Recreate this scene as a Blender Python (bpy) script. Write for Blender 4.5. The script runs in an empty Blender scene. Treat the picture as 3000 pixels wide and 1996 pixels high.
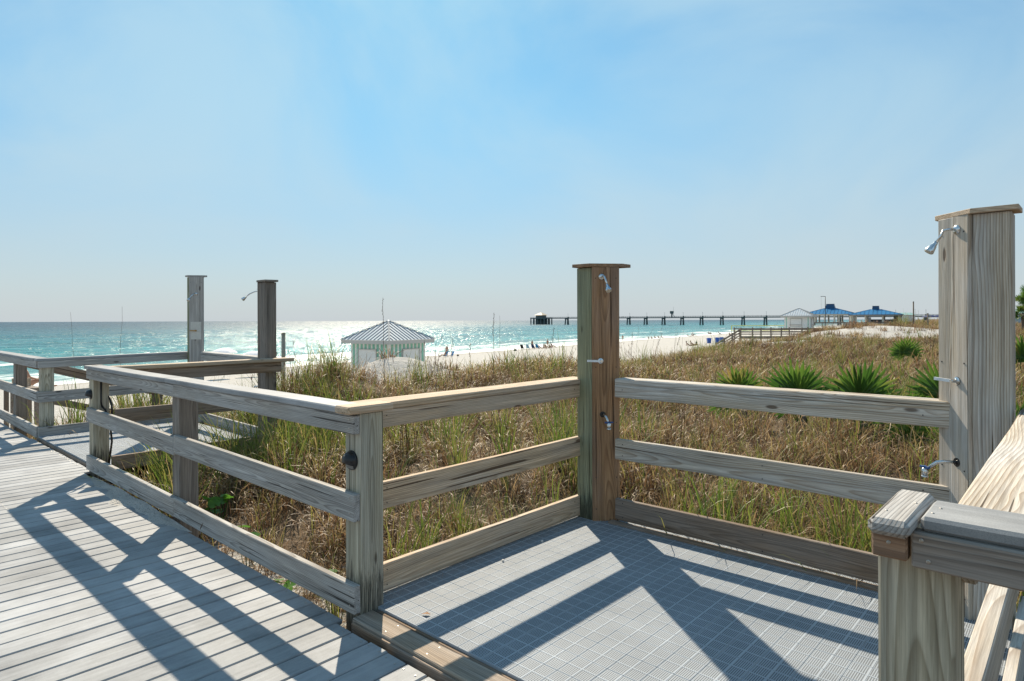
import bpy, bmesh, math, random
import numpy as np
from mathutils import Vector, Matrix, Euler

R = math.radians
random.seed(7)
rng = np.random.default_rng(11)
SC = bpy.context.scene
COL = SC.collection

# ------------------------------------------------------------------ camera
CAM_H = 1.5
YAW = R(42.2)
FPX = 1847.0            # focal length in pixels of a 3000 px wide picture
cam = bpy.data.cameras.new('camera')
cam.sensor_width = 36.0
cam.lens = FPX / 3000 * 36
cam.shift_y = -59.6 / 3000
cam.clip_start = 0.05
cam.clip_end = 40000
camo = bpy.data.objects.new('camera', cam)
COL.objects.link(camo)
camo.location = (0, 0, CAM_H)
camo.rotation_euler = (R(90), 0.0031, YAW)
SC.camera = camo

# ------------------------------------------------------------------ sky, sun, exposure
SKY_SAT, SKY_VAL, VEIL, HAZE = 1.25, 1.0, (6.4, 8.9, 9.5), (5.75, 6.25, 6.6)
SUN_EL, SUN_AZ = R(40), R(142.5)          # azimuth counted from +X towards +Y
w = bpy.data.worlds.new('World'); SC.world = w; w.use_nodes = True
nt = w.node_tree; nt.nodes.clear()
N = nt.nodes.new; L = nt.links.new
sky = N('ShaderNodeTexSky'); sky.sky_type = 'NISHITA'; sky.sun_disc = False
sky.sun_elevation = SUN_EL
sky.sun_rotation = R(90) - SUN_AZ          # Blender counts clockwise from +Y
sky.altitude = 0; sky.air_density = 1.0; sky.dust_density = 0.15; sky.ozone_density = 4.0
tc = N('ShaderNodeTexCoord')
mp = N('ShaderNodeMapping'); mp.inputs['Scale'].default_value = (1.0, 1.5, 2.6); mp.inputs['Rotation'].default_value = (R(10), R(24), R(40))
L(tc.outputs['Generated'], mp.inputs['Vector'])
nz = N('ShaderNodeTexNoise'); nz.inputs['Scale'].default_value = 1.25; nz.inputs['Detail'].default_value = 8; nz.inputs['Roughness'].default_value = .52
nz.inputs['Distortion'].default_value = .6
L(mp.outputs[0], nz.inputs['Vector'])
def MR(src, a, b, c, d):
    n = N('ShaderNodeMapRange'); n.interpolation_type = 'SMOOTHSTEP'
    for i, x in enumerate((a, b, c, d)): n.inputs[i + 1].default_value = x
    L(src, n.inputs[0]); return n.outputs[0]
rm = MR(nz.outputs['Fac'], .38, .66, 0.02, .50)          # thin veil of high cloud
sp = N('ShaderNodeSeparateXYZ'); L(tc.outputs['Generated'], sp.inputs[0])
def MA(op, a, b):
    n = N('ShaderNodeMath'); n.operation = op
    for i, x in enumerate((a, b)):
        if isinstance(x, (int, float)): n.inputs[i].default_value = x
        else: L(x, n.inputs[i])
    return n.outputs[0]
hz = MA('MULTIPLY', MA('POWER', 2.718, MA('MULTIPLY', MA('MAXIMUM', sp.outputs[2], 0.0), -2.7)), .97)   # sea haze towards the horizon
hsv = N('ShaderNodeHueSaturation'); hsv.inputs['Saturation'].default_value = SKY_SAT; hsv.inputs['Value'].default_value = SKY_VAL
L(sky.outputs[0], hsv.inputs['Color'])
mx = N('ShaderNodeMix'); mx.data_type = 'RGBA'
mx.inputs['B'].default_value = (*VEIL, 1)       # thin high cloud, same radiance scale as the sky
tint = N('ShaderNodeMix'); tint.data_type = 'RGBA'; tint.blend_type = 'MULTIPLY'; tint.inputs['Factor'].default_value = 1; tcol = N('ShaderNodeMix'); tcol.data_type = 'RGBA'; tcol.inputs['A'].default_value = (.86, 1.10, 1.16, 1); tcol.inputs['B'].default_value = (.48, 1.62, 1.42, 1)
L(MR(sp.outputs[2], .0, .34, 0, 1), tcol.inputs['Factor']); L(tcol.outputs['Result'], tint.inputs['B'])
L(hsv.outputs[0], tint.inputs['A'])
L(rm, mx.inputs['Factor']); L(tint.outputs['Result'], mx.inputs['A'])
mx2 = N('ShaderNodeMix'); mx2.data_type = 'RGBA'; mx2.inputs['B'].default_value = (*HAZE, 1)
L(hz, mx2.inputs['Factor']); L(mx.outputs['Result'], mx2.inputs['A'])
mx = mx2
bg = N('ShaderNodeBackground'); bg.inputs['Strength'].default_value = 0.0634
L(mx.outputs['Result'], bg.inputs['Color'])
wo = N('ShaderNodeOutputWorld'); L(bg.outputs[0], wo.inputs['Surface'])

sl = bpy.data.lights.new('sun', 'SUN'); sl.energy = 5.0; sl.angle = R(.55); sl.color = (1.0, .87, .68)
so = bpy.data.objects.new('sun', sl); COL.objects.link(so)
sd = Vector((math.cos(SUN_EL) * math.cos(SUN_AZ), math.cos(SUN_EL) * math.sin(SUN_AZ), math.sin(SUN_EL)))
so.rotation_euler = sd.to_track_quat('Z', 'Y').to_euler()
so.location = sd * 60
vs = SC.view_settings; vs.view_transform = 'Standard'; vs.look = 'None'; vs.gamma = 1; vs.exposure = 0.65; vs.use_curve_mapping = False
SC.cycles.max_bounces = 8; SC.cycles.transparent_max_bounces = 8
SC.cycles.sample_clamp_indirect = 6.0

# ------------------------------------------------------------------ bearings: where a thing stands
FW = Vector((-math.sin(YAW), math.cos(YAW))); RT = Vector((math.cos(YAW), math.sin(YAW)))
def brg(px, Z):
    """ground-plan position at bearing px (3000 px picture) and distance Z along the view axis"""
    p = FW * Z + RT * ((px - 1500) / FPX * Z)
    return p.x, p.y
def zat(py, Z, px=1500): return CAM_H - (py - 938.4 + .0031 * (px - 1500)) / FPX * Z
U = Vector((-.16, .987)); SEA_N = Vector((-.987, -.16))       # along the shore, towards the sea
SEA_Z = -4.4

def vn(x, y, k, seed):
    """cheap smooth noise, -1..1"""
    s = 0
    r = random.Random(seed)
    for i in range(5):
        a = r.uniform(0, 6.28); f = k * r.uniform(.6, 1.7); ph = r.uniform(0, 6.28)
        s = s + np.sin((x * math.cos(a) + y * math.sin(a)) * f + ph + 1.3 * np.sin((x * math.sin(a) - y * math.cos(a)) * f * .6 + ph * 2))
    return s / 5
def sst(a, b, x):
    t = np.clip((x - a) / (b - a), 0, 1); return t * t * (3 - 2 * t)
MOUNDS = [(*brg(862, 9.9), .62, 1.2), (*brg(1142, 16.3), 1.25, 1.9), (-8.8, 5.0, .45, 1.3), (-11.4, 3.6, .65, 1.5), (*brg(1700, 13), .12, 3.0), (*brg(2555, 57), .62, 6.0), (*brg(2650, 60), .32, 5), (*brg(2690, 96), .5, 5), (*brg(1480, 14), .25, 3.0)]
def gh(x, y):
    x = np.asarray(x, float); y = np.asarray(y, float)
    d = x * SEA_N.x + y * SEA_N.y
    z = np.interp(d, [-400, -60, -12, 3, 8, 12, 21, 68, 130, 600], [1.0, .6, .25, .02, -.08, -.85, -2.35, -4.38, -7.0, -12.0])
    und = sst(30, 6, d)
    z = z + und * (.16 * vn(x, y, .55, 3) + .06 * vn(x, y, 1.7, 4)) + (1 - und) * .05 * vn(x, y, .5, 8)
    dist = np.sqrt(x * x + y * y)
    z = z + und * sst(14, 40, dist) * .28 * vn(x, y, .16, 5)
    for mx_, my_, hh, rr in MOUNDS:
        z = z + hh * np.exp(-((x - mx_) ** 2 + (y - my_) ** 2) / rr ** 2)
    # the decks stand in a shallow hollow
    ey = np.maximum(y - 1.9, 0); bd = ey
    p1 = np.hypot(np.maximum(np.maximum(-2.8 - x, x + .1), 0), np.maximum(y - 3.95, 0))
    p2 = np.hypot(np.maximum(np.maximum(-10 - x, x + 7.1), 0), np.maximum(y - 3.8, 0))
    bd = np.minimum(np.minimum(bd, p1), p2)
    m = sst(.25, 2.6, bd)
    low = np.minimum(z, -.30 + .05 * vn(x, y, 2.2, 9))
    return low * (1 - m) + z * m

# ------------------------------------------------------------------ scene helpers
def link(o): COL.objects.link(o); return o
def thing(name, label, cat, loc=(0, 0, 0), rz=0, group=None):
    o = bpy.data.objects.new(name, None); link(o)
    o.empty_display_size = .1
    o.location = loc; o.rotation_euler = (0, 0, rz)
    o['label'] = label; o['category'] = cat
    if group: o['group'] = group
    return o
def tag(o, label, cat, group=None):
    o['label'] = label; o['category'] = cat
    if group: o['group'] = group
    return o
def struct(o, kind='structure', label=None):
    o['kind'] = kind
    if label: o['label'] = label
    return o
def mk(name, mesh, mat=None, parent=None, loc=(0, 0, 0), rot=None):
    """one mesh object; loc in world metres when the parent is an unrotated Empty"""
    o = bpy.data.objects.new(name, mesh); link(o)
    if mat is not None and len(mesh.materials) == 0: mesh.materials.append(mat)
    if parent is not None: o.parent = parent
    o.location = loc
    if rot is not None: o.rotation_euler = rot
    return o
def off(parent, p):
    """world point -> local of an unrotated parent chain"""
    v = Vector(p); q = parent
    while q is not None: v = v - q.location; q = q.parent
    return v
def copy_tree(o, parent=None):
    c = o.copy(); link(c); c.parent = parent
    for ch in list(o.children): copy_tree(ch, c)
    return c
def pyd(v, f, name='m', smooth=False):
    me = bpy.data.meshes.new(name); me.from_pydata([tuple(a) for a in v], [], [tuple(a) for a in f]); me.update()
    if smooth: me.polygons.foreach_set('use_smooth', [True] * len(me.polygons))
    return me
class MB:
    """collects boxes, bars and tubes into one mesh"""
    def __init__(s): s.v = []; s.f = []; s.mi = []; s.cur = 0
    def add(s, v, f):
        n = len(s.v); s.v += [tuple(a) for a in v]; s.f += [tuple(i + n for i in q) for q in f]; s.mi += [s.cur] * len(f)
    def box(s, c, d, rz=0, M=None):
        x, y, z = d[0] / 2, d[1] / 2, d[2] / 2
        vs_ = [Vector((a * x, b * y, e * z)) for a in (-1, 1) for b in (-1, 1) for e in (-1, 1)]
        m = M if M is not None else Matrix.Rotation(rz, 3, 'Z')
        vs_ = [m @ q + Vector(c) for q in vs_]
        s.add(vs_, [(0, 1, 3, 2), (4, 6, 7, 5), (0, 4, 5, 1), (2, 3, 7, 6), (0, 2, 6, 4), (1, 5, 7, 3)])
    def bar(s, p, q, a, b):
        p = Vector(p); q = Vector(q); d = (q - p); l = d.length; d.normalize()
        up = Vector((0, 0, 1)) if abs(d.z) < .95 else Vector((0, 1, 0))
        yv = up.cross(d).normalized(); zv = d.cross(yv)
        s.box((p + q) / 2, (l, a, b), M=Matrix((d, yv, zv)).transposed())
    def tube(s, pts, rad, n=8, cap=True):
        pts = [Vector(p) for p in pts]
        if not hasattr(rad, '__len__'): rad = [rad] * len(pts)
        rings = []; base = len(s.v); ref = None
        for i, p in enumerate(pts):
            t = (pts[min(i + 1, len(pts) - 1)] - pts[max(i - 1, 0)]).normalized()
            if ref is None: ref = t.orthogonal().normalized()
            ref = (ref - t * ref.dot(t)).normalized(); bi = t.cross(ref)
            rings.append([p + (ref * math.cos(6.2832 * k / n) + bi * math.sin(6.2832 * k / n)) * rad[i] for k in range(n)])
        v = [q for r_ in rings for q in r_]; f = []
        for i in range(len(pts) - 1):
            for k in range(n):
                a = i * n + k; b = i * n + (k + 1) % n
                f.append((a, b, b + n, a + n))
        if cap: f.append(tuple(range(n - 1, -1, -1))); f.append(tuple((len(pts) - 1) * n + k for k in range(n)))
        s.add(v, f)
    def lathe(s, prof, n=16, M=None, c=(0, 0, 0)):
        m = M or Matrix.Identity(3); v = []; f = []
        for r_, z in prof:
            for k in range(n):
                a = 6.2832 * k / n; v.append(m @ Vector((r_ * math.cos(a), r_ * math.sin(a), z)) + Vector(c))
        for i in range(len(prof) - 1):
            for k in range(n):
                a = i * n + k; b = i * n + (k + 1) % n; f.append((a, b, b + n, a + n))
        f.append(tuple(range(n - 1, -1, -1))); f.append(tuple((len(prof) - 1) * n + k for k in range(n)))
        s.add(v, f)
    def mesh(s, name='m', smooth=False, mats=None):
        me = pyd(s.v, s.f, name, smooth)
        if mats:
            for m in mats: me.materials.append(m)
            me.polygons.foreach_set('material_index', s.mi)
        return me
_bevcache = {}
def bevbox(l, a, b, bev=.004, seg=1):
    key = (round(l, 4), round(a, 4), round(b, 4), bev, seg)
    if key in _bevcache: return _bevcache[key].copy()
    bm = bmesh.new(); bmesh.ops.create_cube(bm, size=1)
    bmesh.ops.scale(bm, vec=(l, a, b), verts=bm.verts)
    if bev: bmesh.ops.bevel(bm, geom=list(bm.edges), offset=min(bev, a * .3, b * .3), segments=seg, affect='EDGES', profile=.6)
    me = bpy.data.meshes.new('board'); bm.to_mesh(me); bm.free()
    _bevcache[key] = me
    return me.copy()
def board(name, p, q, a, b, mat, parent, bev=.004, roll=0, jitter=0):
    """timber with its long axis from p to q (world), a wide across, b high; local X is the grain"""
    p = Vector(p); q = Vector(q); d = q - p; l = d.length; d.normalize()
    up = Vector((0, 0, 1)) if abs(d.z) < .95 else Vector((0, 1, 0))
    yv = up.cross(d).normalized(); zv = d.cross(yv)
    M = Matrix((d, yv, zv)).transposed()
    if roll: M = M @ Matrix.Rotation(roll, 3, 'X')
    me = bevbox(l, a, b, bev)
    if l > .9 and name in ('rail', 'cap_board', 'handrail', 'tread', 'kerb_board'):      # sawn timber is never quite straight
        bm = bmesh.new(); bm.from_mesh(me)
        for k in range(1, 6): bmesh.ops.bisect_plane(bm, geom=bm.verts[:] + bm.edges[:] + bm.faces[:], plane_co=(-l / 2 + l * k / 6, 0, 0), plane_no=(1, 0, 0))
        ay, az_, ph1, ph2 = random.uniform(-.0028, .0028) * l, random.uniform(-.0010, .0010) * l, random.uniform(0, 6.28), random.uniform(0, 6.28); tw = random.uniform(-.02, .02)
        for v in bm.verts:
            u = v.co.x / l; e = math.cos(math.pi * u); y_, z_ = v.co.y, v.co.z
            v.co.y += ay * e + .0010 * math.sin(9 * u + ph1) - z_ * tw * u; v.co.z += az_ * e + .0012 * math.sin(8 * u + ph2) + y_ * tw * u
        bm.to_mesh(me); bm.free()
    o = mk(name, me, mat, parent)
    c = (p + q) / 2
    o.location = off(parent, c) if parent is not None else c
    e = M.to_euler()
    if jitter: e.z += random.uniform(-jitter, jitter); e.x += random.uniform(-jitter, jitter)
    o.rotation_euler = e
    return o

# ------------------------------------------------------------------ materials
def newmat(name):
    m = bpy.data.materials.new(name); m.use_nodes = True; t = m.node_tree; t.nodes.clear()
    o = t.nodes.new('ShaderNodeOutputMaterial'); b = t.nodes.new('ShaderNodeBsdfPrincipled')
    t.links.new(b.outputs[0], o.inputs['Surface'])
    return m, t, b, o
def _n(t, kind, **kw):
    n = t.nodes.new('ShaderNode' + kind)
    for k, v in kw.items():
        if k.startswith('i_'): n.inputs[k[2:].replace('_', ' ')].default_value = v
        else: setattr(n, k, v)
    return n
def mth(t, op, a, b=None, c=None, clamp=False):
    n = t.nodes.new('ShaderNodeMath'); n.operation = op; n.use_clamp = clamp
    for i, x in enumerate((a, b, c)):
        if x is None: continue
        if isinstance(x, (int, float)): n.inputs[i].default_value = x
        else: t.links.new(x, n.inputs[i])
    return n.outputs[0]
def mixc(t, fac, a, b, mode='MIX'):
    n = t.nodes.new('ShaderNodeMix'); n.data_type = 'RGBA'; n.blend_type = mode
    for k, x in (('Factor', fac), ('A', a), ('B', b)):
        if isinstance(x, (int, float)): n.inputs[k].default_value = x
        elif isinstance(x, tuple): n.inputs[k].default_value = (*x, 1) if len(x) == 3 else x
        else: t.links.new(x, n.inputs[k])
    return n.outputs['Result']
def mapr(t, v, a, b, c=0., d=1., smooth=False):
    n = t.nodes.new('ShaderNodeMapRange'); n.inputs[1].default_value = a; n.inputs[2].default_value = b; n.inputs[3].default_value = c; n.inputs[4].default_value = d
    if smooth: n.interpolation_type = 'SMOOTHSTEP'
    t.links.new(v, n.inputs[0]); return n.outputs[0]
def noise(t, vec, scale, detail=3, rough=.5, dist=0.):
    n = t.nodes.new('ShaderNodeTexNoise'); n.inputs['Scale'].default_value = scale; n.inputs['Detail'].default_value = detail
    n.inputs['Roughness'].default_value = rough; n.inputs['Distortion'].default_value = dist
    if vec is not None: t.links.new(vec, n.inputs['Vector'])
    return n
def vscale(t, vec, s):
    n = t.nodes.new('ShaderNodeVectorMath'); n.operation = 'MULTIPLY'; n.inputs[1].default_value = s; t.links.new(vec, n.inputs[0]); return n.outputs[0]
def bump(t, h, strength=.3, dist=.004):
    n = t.nodes.new('ShaderNodeBump'); n.inputs['Strength'].default_value = strength; n.inputs['Distance'].default_value = dist
    t.links.new(h, n.inputs['Height']); return n.outputs[0]

def wood(name, light, dark, ring=520., contrast=.55, weather=(.42, .40, .37), wamt=.45, rough=.8, knot=1.0, wander=.028, spread=.13, mould=0., vary=.25):
    """sawn timber: growth rings round a wandering pith, fibre, knots, checks, grey weathering; grain along local X"""
    m, t, b, o = newmat(name)
    contrast *= .82
    tc = _n(t, 'TexCoord'); oi = _n(t, 'ObjectInfo')
    rnd = oi.outputs['Random']
    offv = _n(t, 'CombineXYZ')
    for i, k in enumerate((41.3, 17.7, 29.1)):
        t.links.new(mth(t, 'MULTIPLY', rnd, k), offv.inputs[i])
    add = _n(t, 'VectorMath', operation='ADD'); t.links.new(tc.outputs['Object'], add.inputs[0]); t.links.new(offv.outputs[0], add.inputs[1])
    P = tc.outputs['Object']; Q = add.outputs[0]
    sx = _n(t, 'SeparateXYZ'); t.links.new(P, sx.inputs[0])
    # knots : sparse cells stretched along the grain
    vo = _n(t, 'TexVoronoi', feature='F1'); t.links.new(vscale(t, Q, (2.1, 6.5, 6.5)), vo.inputs['Vector']); vo.inputs['Scale'].default_value = 1
    vo.inputs['Randomness'].default_value = 1
    kd = vo.outputs['Distance']
    kfall = mapr(t, kd, .02, .34, 1, 0, True)
    low = noise(t, vscale(t, Q, (.7, .3, .3)), 1.0, 1)
    sep = _n(t, 'SeparateColor'); t.links.new(low.outputs['Color'], sep.inputs[0])
    f1 = mth(t, 'FRACT', mth(t, 'MULTIPLY', rnd, 7.31)); f2 = mth(t, 'FRACT', mth(t, 'MULTIPLY', rnd, 13.77))
    cy = mth(t, 'ADD', mth(t, 'MULTIPLY', mth(t, 'SUBTRACT', sep.outputs[0], .5), wander * 4), mth(t, 'MULTIPLY', mth(t, 'SUBTRACT', f1, .5), spread))
    cz = mth(t, 'ADD', mth(t, 'MULTIPLY', mth(t, 'SUBTRACT', sep.outputs[1], .5), wander * 4), mth(t, 'MULTIPLY', mth(t, 'SUBTRACT', f2, .5), spread))
    yy = mth(t, 'ADD', sx.outputs[1], cy); zz = mth(t, 'ADD', sx.outputs[2], cz)
    rr = mth(t, 'SQRT', mth(t, 'ADD', mth(t, 'MULTIPLY', yy, yy), mth(t, 'MULTIPLY', zz, zz)))
    rr = mth(t, 'ADD', rr, mth(t, 'MULTIPLY', kfall, .009 * knot))
    wob = noise(t, vscale(t, Q, (1.1, 9, 9)), 1.0, 1)
    rr = mth(t, 'ADD', rr, mth(t, 'MULTIPLY', wob.outputs['Fac'], .004))
    fr = mth(t, 'FRACT', mth(t, 'MULTIPLY', rr, ring / 6.283))
    ringv = mth(t, 'MULTIPLY', mapr(t, fr, .15, .86, 0, 1), mapr(t, fr, .90, 1.0, 1, 0))
    ringv = mth(t, 'POWER', ringv, 1.6)
    fib = noise(t, vscale(t, Q, (5, 210, 210)), 1.0, 4, .7).outputs['Fac']
    strk = noise(t, vscale(t, Q, (.9, 42, 42)), 1.0, 3, .6).outputs['Fac']
    col = mixc(t, mth(t, 'MULTIPLY', ringv, contrast), light, dark)
    col = mixc(t, mth(t, 'MULTIPLY', mapr(t, fib, .38, .72, 0, 1), .55), col, tuple(c * .6 for c in dark))
    blot = noise(t, vscale(t, Q, (1.3, 7, 7)), 1.0, 4, .6).outputs['Fac']
    wm = mth(t, 'MULTIPLY', mapr(t, blot, .32, .68, 0, 1, True), wamt)
    fib2 = mapr(t, fib, .3, .7, 1.14, .72)
    wc = _n(t, 'VectorMath', operation='SCALE'); wc.inputs[0].default_value = weather; t.links.new(fib2, wc.inputs['Scale'])
    rw = mixc(t, mth(t, 'MULTIPLY', ringv, contrast * .85), wc.outputs[0], tuple(c * .5 for c in dark) if False else tuple((c + d_) * .38 for c, d_ in zip(weather, dark)))
    col = mixc(t, wm, col, rw)
    sk = _n(t, 'VectorMath', operation='SCALE'); t.links.new(col, sk.inputs[0]); t.links.new(mapr(t, strk, .30, .70, .70, 1.22), sk.inputs['Scale']); col = sk.outputs[0]
    kcore = mth(t, 'MULTIPLY', mapr(t, kd, .05, .10, 1, 0, True), knot, clamp=True)
    col = mixc(t, mth(t, 'MULTIPLY', kcore, .8), col, (dark[0] * .28, dark[1] * .25, dark[2] * .25))
    # drying checks
    chk = noise(t, vscale(t, Q, (.8, 60, 60)), 1.0, 1).outputs['Fac']
    chk = mapr(t, chk, .685, .705, 0, .9)
    col = mixc(t, chk, col, tuple(c * .25 for c in dark))
    if mould:
        geo = _n(t, 'NewGeometry'); sg = _n(t, 'SeparateXYZ'); t.links.new(geo.outputs['Position'], sg.inputs[0])
        mn = noise(t, vscale(t, Q, (6, 60, 60)), 1.0, 6, .75).outputs['Fac']
        mm = mth(t, 'SUBTRACT', mth(t, 'ADD', mn, mapr(t, sg.outputs[2], .02, mould, .34, -.22)), .47)
        mm = mth(t, 'MULTIPLY', mapr(t, mm, -.05, .16, 0, .95), mapr(t, fib, .36, .58, .25, 1.0))
        col = mixc(t, mm, col, (.02, .022, .018))
    f3 = mth(t, 'FRACT', mth(t, 'MULTIPLY', rnd, 23.9))
    val = mth(t, 'ADD', 1 - vary / 2, mth(t, 'MULTIPLY', f3, vary))
    sc = _n(t, 'VectorMath', operation='SCALE'); t.links.new(col, sc.inputs[0]); t.links.new(val, sc.inputs['Scale'])
    t.links.new(sc.outputs[0], b.inputs['Base Color'])
    b.inputs['Roughness'].default_value = rough; b.inputs['Specular IOR Level'].default_value = .3
    h = mth(t, 'ADD', mth(t, 'MULTIPLY', ringv, .5), mth(t, 'ADD', mth(t, 'MULTIPLY', fib, .6), mth(t, 'MULTIPLY', mth(t, 'ADD', chk, kcore), -1.2)))
    t.links.new(bump(t, h, .55, .0022), b.inputs['Normal'])
    return m
def plain(name, col, rough=.6, metal=0., spec=.4, var=.12, scale=30., bstr=.15, bdist=.002, coat=0.):
    """a paint / plastic / cloth with slight unevenness"""
    m, t, b, o = newmat(name)
    tc = _n(t, 'TexCoord'); oi = _n(t, 'ObjectInfo')
    n = noise(t, tc.outputs['Object'], scale, 4, .6)
    k = mapr(t, n.outputs['Fac'], .25, .75, 1 - var, 1 + var)
    sc = _n(t, 'VectorMath', operation='SCALE'); sc.inputs[0].default_value = col; t.links.new(k, sc.inputs['Scale'])
    t.links.new(sc.outputs[0], b.inputs['Base Color'])
    b.inputs['Roughness'].default_value = rough; b.inputs['Metallic'].default_value = metal; b.inputs['Specular IOR Level'].default_value = spec
    if bstr: t.links.new(bump(t, n.outputs['Fac'], bstr, bdist), b.inputs['Normal'])
    if coat: b.inputs['Coat Weight'].default_value = coat
    return m

W_GREY = wood('grey_weathered_timber', (.50, .475, .44), (.17, .145, .13), ring=820, contrast=.85, weather=(.50, .51, .52), wamt=.6)
W_TAN = wood('tan_new_timber', (.66, .50, .34), (.30, .175, .095), ring=700, contrast=.70, weather=(.52, .485, .445), wamt=.4, vary=.15)
W_PALE = wood('pale_bleached_timber', (.60, .54, .45), (.27, .18, .105), ring=720, contrast=.85, weather=(.58, .585, .59), wamt=.6, vary=.12)
W_PANEL = wood('orange_cedar_panel', (.40, .235, .125), (.17, .085, .042), ring=900, contrast=.75, weather=(.31, .25, .22), wamt=.5, vary=.1, knot=.4)
W_GREEN = wood('green_treated_timber', (.30, .31, .20), (.14, .13, .07), ring=640, contrast=.85, weather=(.30, .34, .26), wamt=.4, vary=.1, mould=.35)
W_POST = wood('treated_post_timber', (.56, .51, .39), (.23, .185, .115), ring=620, contrast=.80, weather=(.46, .46, .42), wamt=.5, mould=.36, vary=.12)
W_POSTD = wood('dark_weathered_post', (.32, .275, .235), (.12, .098, .08), ring=850, contrast=.7, weather=(.31, .29, .275), wamt=.5)
W_DARK = wood('wet_brown_timber', (.29, .195, .125), (.11, .066, .04), ring=850, contrast=.7, weather=(.40, .36, .33), wamt=.55)
W_OUT = wood('weathered_outdoor_boards', (.26, .205, .16), (.12, .09, .07), ring=520, contrast=.4, weather=(.27, .245, .23), wamt=.6, knot=.4)
W_THRESH = wood('worn_threshold_timber', (.43, .335, .245), (.23, .165, .115), ring=850, contrast=.7, weather=(.40, .38, .36), wamt=.5)

def composite(name, col):
    m, t, b, o = newmat(name)
    tc = _n(t, 'TexCoord'); oi = _n(t, 'ObjectInfo'); geo = _n(t, 'NewGeometry')
    off_ = _n(t, 'VectorMath', operation='ADD'); sc0 = _n(t, 'VectorMath', operation='SCALE'); sc0.inputs[0].default_value = (19, 7, 3)
    t.links.new(oi.outputs['Random'], sc0.inputs['Scale']); t.links.new(tc.outputs['Object'], off_.inputs[0]); t.links.new(sc0.outputs[0], off_.inputs[1])
    Q = off_.outputs[0]
    sp = noise(t, Q, 420, 3, .7).outputs['Fac']
    st = noise(t, vscale(t, Q, (5, 45, 45)), 1, 4, .6).outputs['Fac']
    bl = noise(t, geo.outputs['Position'], 2.6, 5, .65).outputs['Fac']
    k = mth(t, 'ADD', mapr(t, sp, .3, .7, -.16, .16), mth(t, 'ADD', mapr(t, st, .3, .7, -.13, .13), mapr(t, bl, .3, .7, -.18, .2)))
    k = mth(t, 'ADD', k, mth(t, 'ADD', .82, mth(t, 'MULTIPLY', oi.outputs['Random'], .36)))
    sc = _n(t, 'VectorMath', operation='SCALE'); sc.inputs[0].default_value = col; t.links.new(k, sc.inputs['Scale'])
    # wind-blown sand dust and old water marks
    du = noise(t, geo.outputs['Position'], 1.1, 6, .7).outputs['Fac']
    dm = mth(t, 'MULTIPLY', mapr(t, du, .48, .74, 0, .55), mapr(t, sp, .35, .6, .3, 1))
    sn = noise(t, geo.outputs['Position'], .75, 6, .62).outputs['Fac']; sn2 = noise(t, vscale(t, Q, (2.2, 16, 16)), 1, 4, .7).outputs['Fac']
    dk = mth(t, 'MULTIPLY', mapr(t, sn, .46, .66, 0, .55), mapr(t, sn2, .3, .6, .35, 1))      # damp, ingrained dirt
    c1 = mixc(t, dk, sc.outputs[0], tuple(c * .34 for c in col))
    c2 = mixc(t, dm, c1, (.42, .42, .40))
    t.links.new(c2, b.inputs['Base Color'])
    b.inputs['Roughness'].default_value = .72; b.inputs['Specular IOR Level'].default_value = .35
    t.links.new(bump(t, mth(t, 'ADD', mth(t, 'MULTIPLY', sp, .5), st), .35, .0015), b.inputs['Normal'])
    return m
M_DECK = composite('grey_composite_plank', (.325, .335, .35))
M_CAP = composite('grey_composite_cap', (.31, .322, .34))

def tile_mat():
    m, t, b, o = newmat('perforated_grey_tile')
    tc = _n(t, 'TexCoord'); oi = _n(t, 'ObjectInfo'); geo = _n(t, 'NewGeometry')
    P = tc.outputs['Object']; s = _n(t, 'SeparateXYZ'); t.links.new(P, s.inputs[0])
    # star lattice of small holes, solid ribs down the middle
    rot = _n(t, 'Mapping'); rot.inputs['Scale'].default_value = (112, 112, 0.0001); t.links.new(P, rot.inputs['Vector'])
    v = _n(t, 'TexVoronoi', feature='F1', voronoi_dimensions='2D'); v.inputs['Randomness'].default_value = 0; v.inputs['Scale'].default_value = 1.0
    t.links.new(rot.outputs[0], v.inputs['Vector'])
    hole = mapr(t, v.outputs['Distance'], .31, .41, 1, 0)
    ax = mth(t, 'ABSOLUTE', s.outputs[0]); ay = mth(t, 'ABSOLUTE', s.outputs[1])
    solid = mth(t, 'MULTIPLY', mapr(t, ax, .0032, .0044), mapr(t, ay, .0032, .0044))
    edge = mth(t, 'MULTIPLY', mapr(t, ax, .0705, .0715, 1, 0), mapr(t, ay, .0705, .0715, 1, 0))
    hole = mth(t, 'MULTIPLY', hole, mth(t, 'MULTIPLY', solid, edge))
    n = noise(t, geo.outputs['Position'], 3.0, 5, .65).outputs['Fac']
    k = mth(t, 'ADD', mapr(t, n, .3, .7, .86, 1.08), mth(t, 'MULTIPLY', mth(t, 'SUBTRACT', oi.outputs['Random'], .5), .06))
    sc = _n(t, 'VectorMath', operation='SCALE'); sc.inputs[0].default_value = (.355, .395, .44); t.links.new(k, sc.inputs['Scale'])
    t.links.new(mixc(t, mth(t, 'MULTIPLY', hole, .96), sc.outputs[0], (.03, .03, .03)), b.inputs['Base Color'])  # holes drawn in colour: the dark stands in for their shaded depth
    b.inputs['Roughness'].default_value = .7; b.inputs['Specular IOR Level'].default_value = .25
    t.links.new(bump(t, hole, -.5, .003), b.inputs['Normal'])
    return m
M_TILE = tile_mat()

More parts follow.
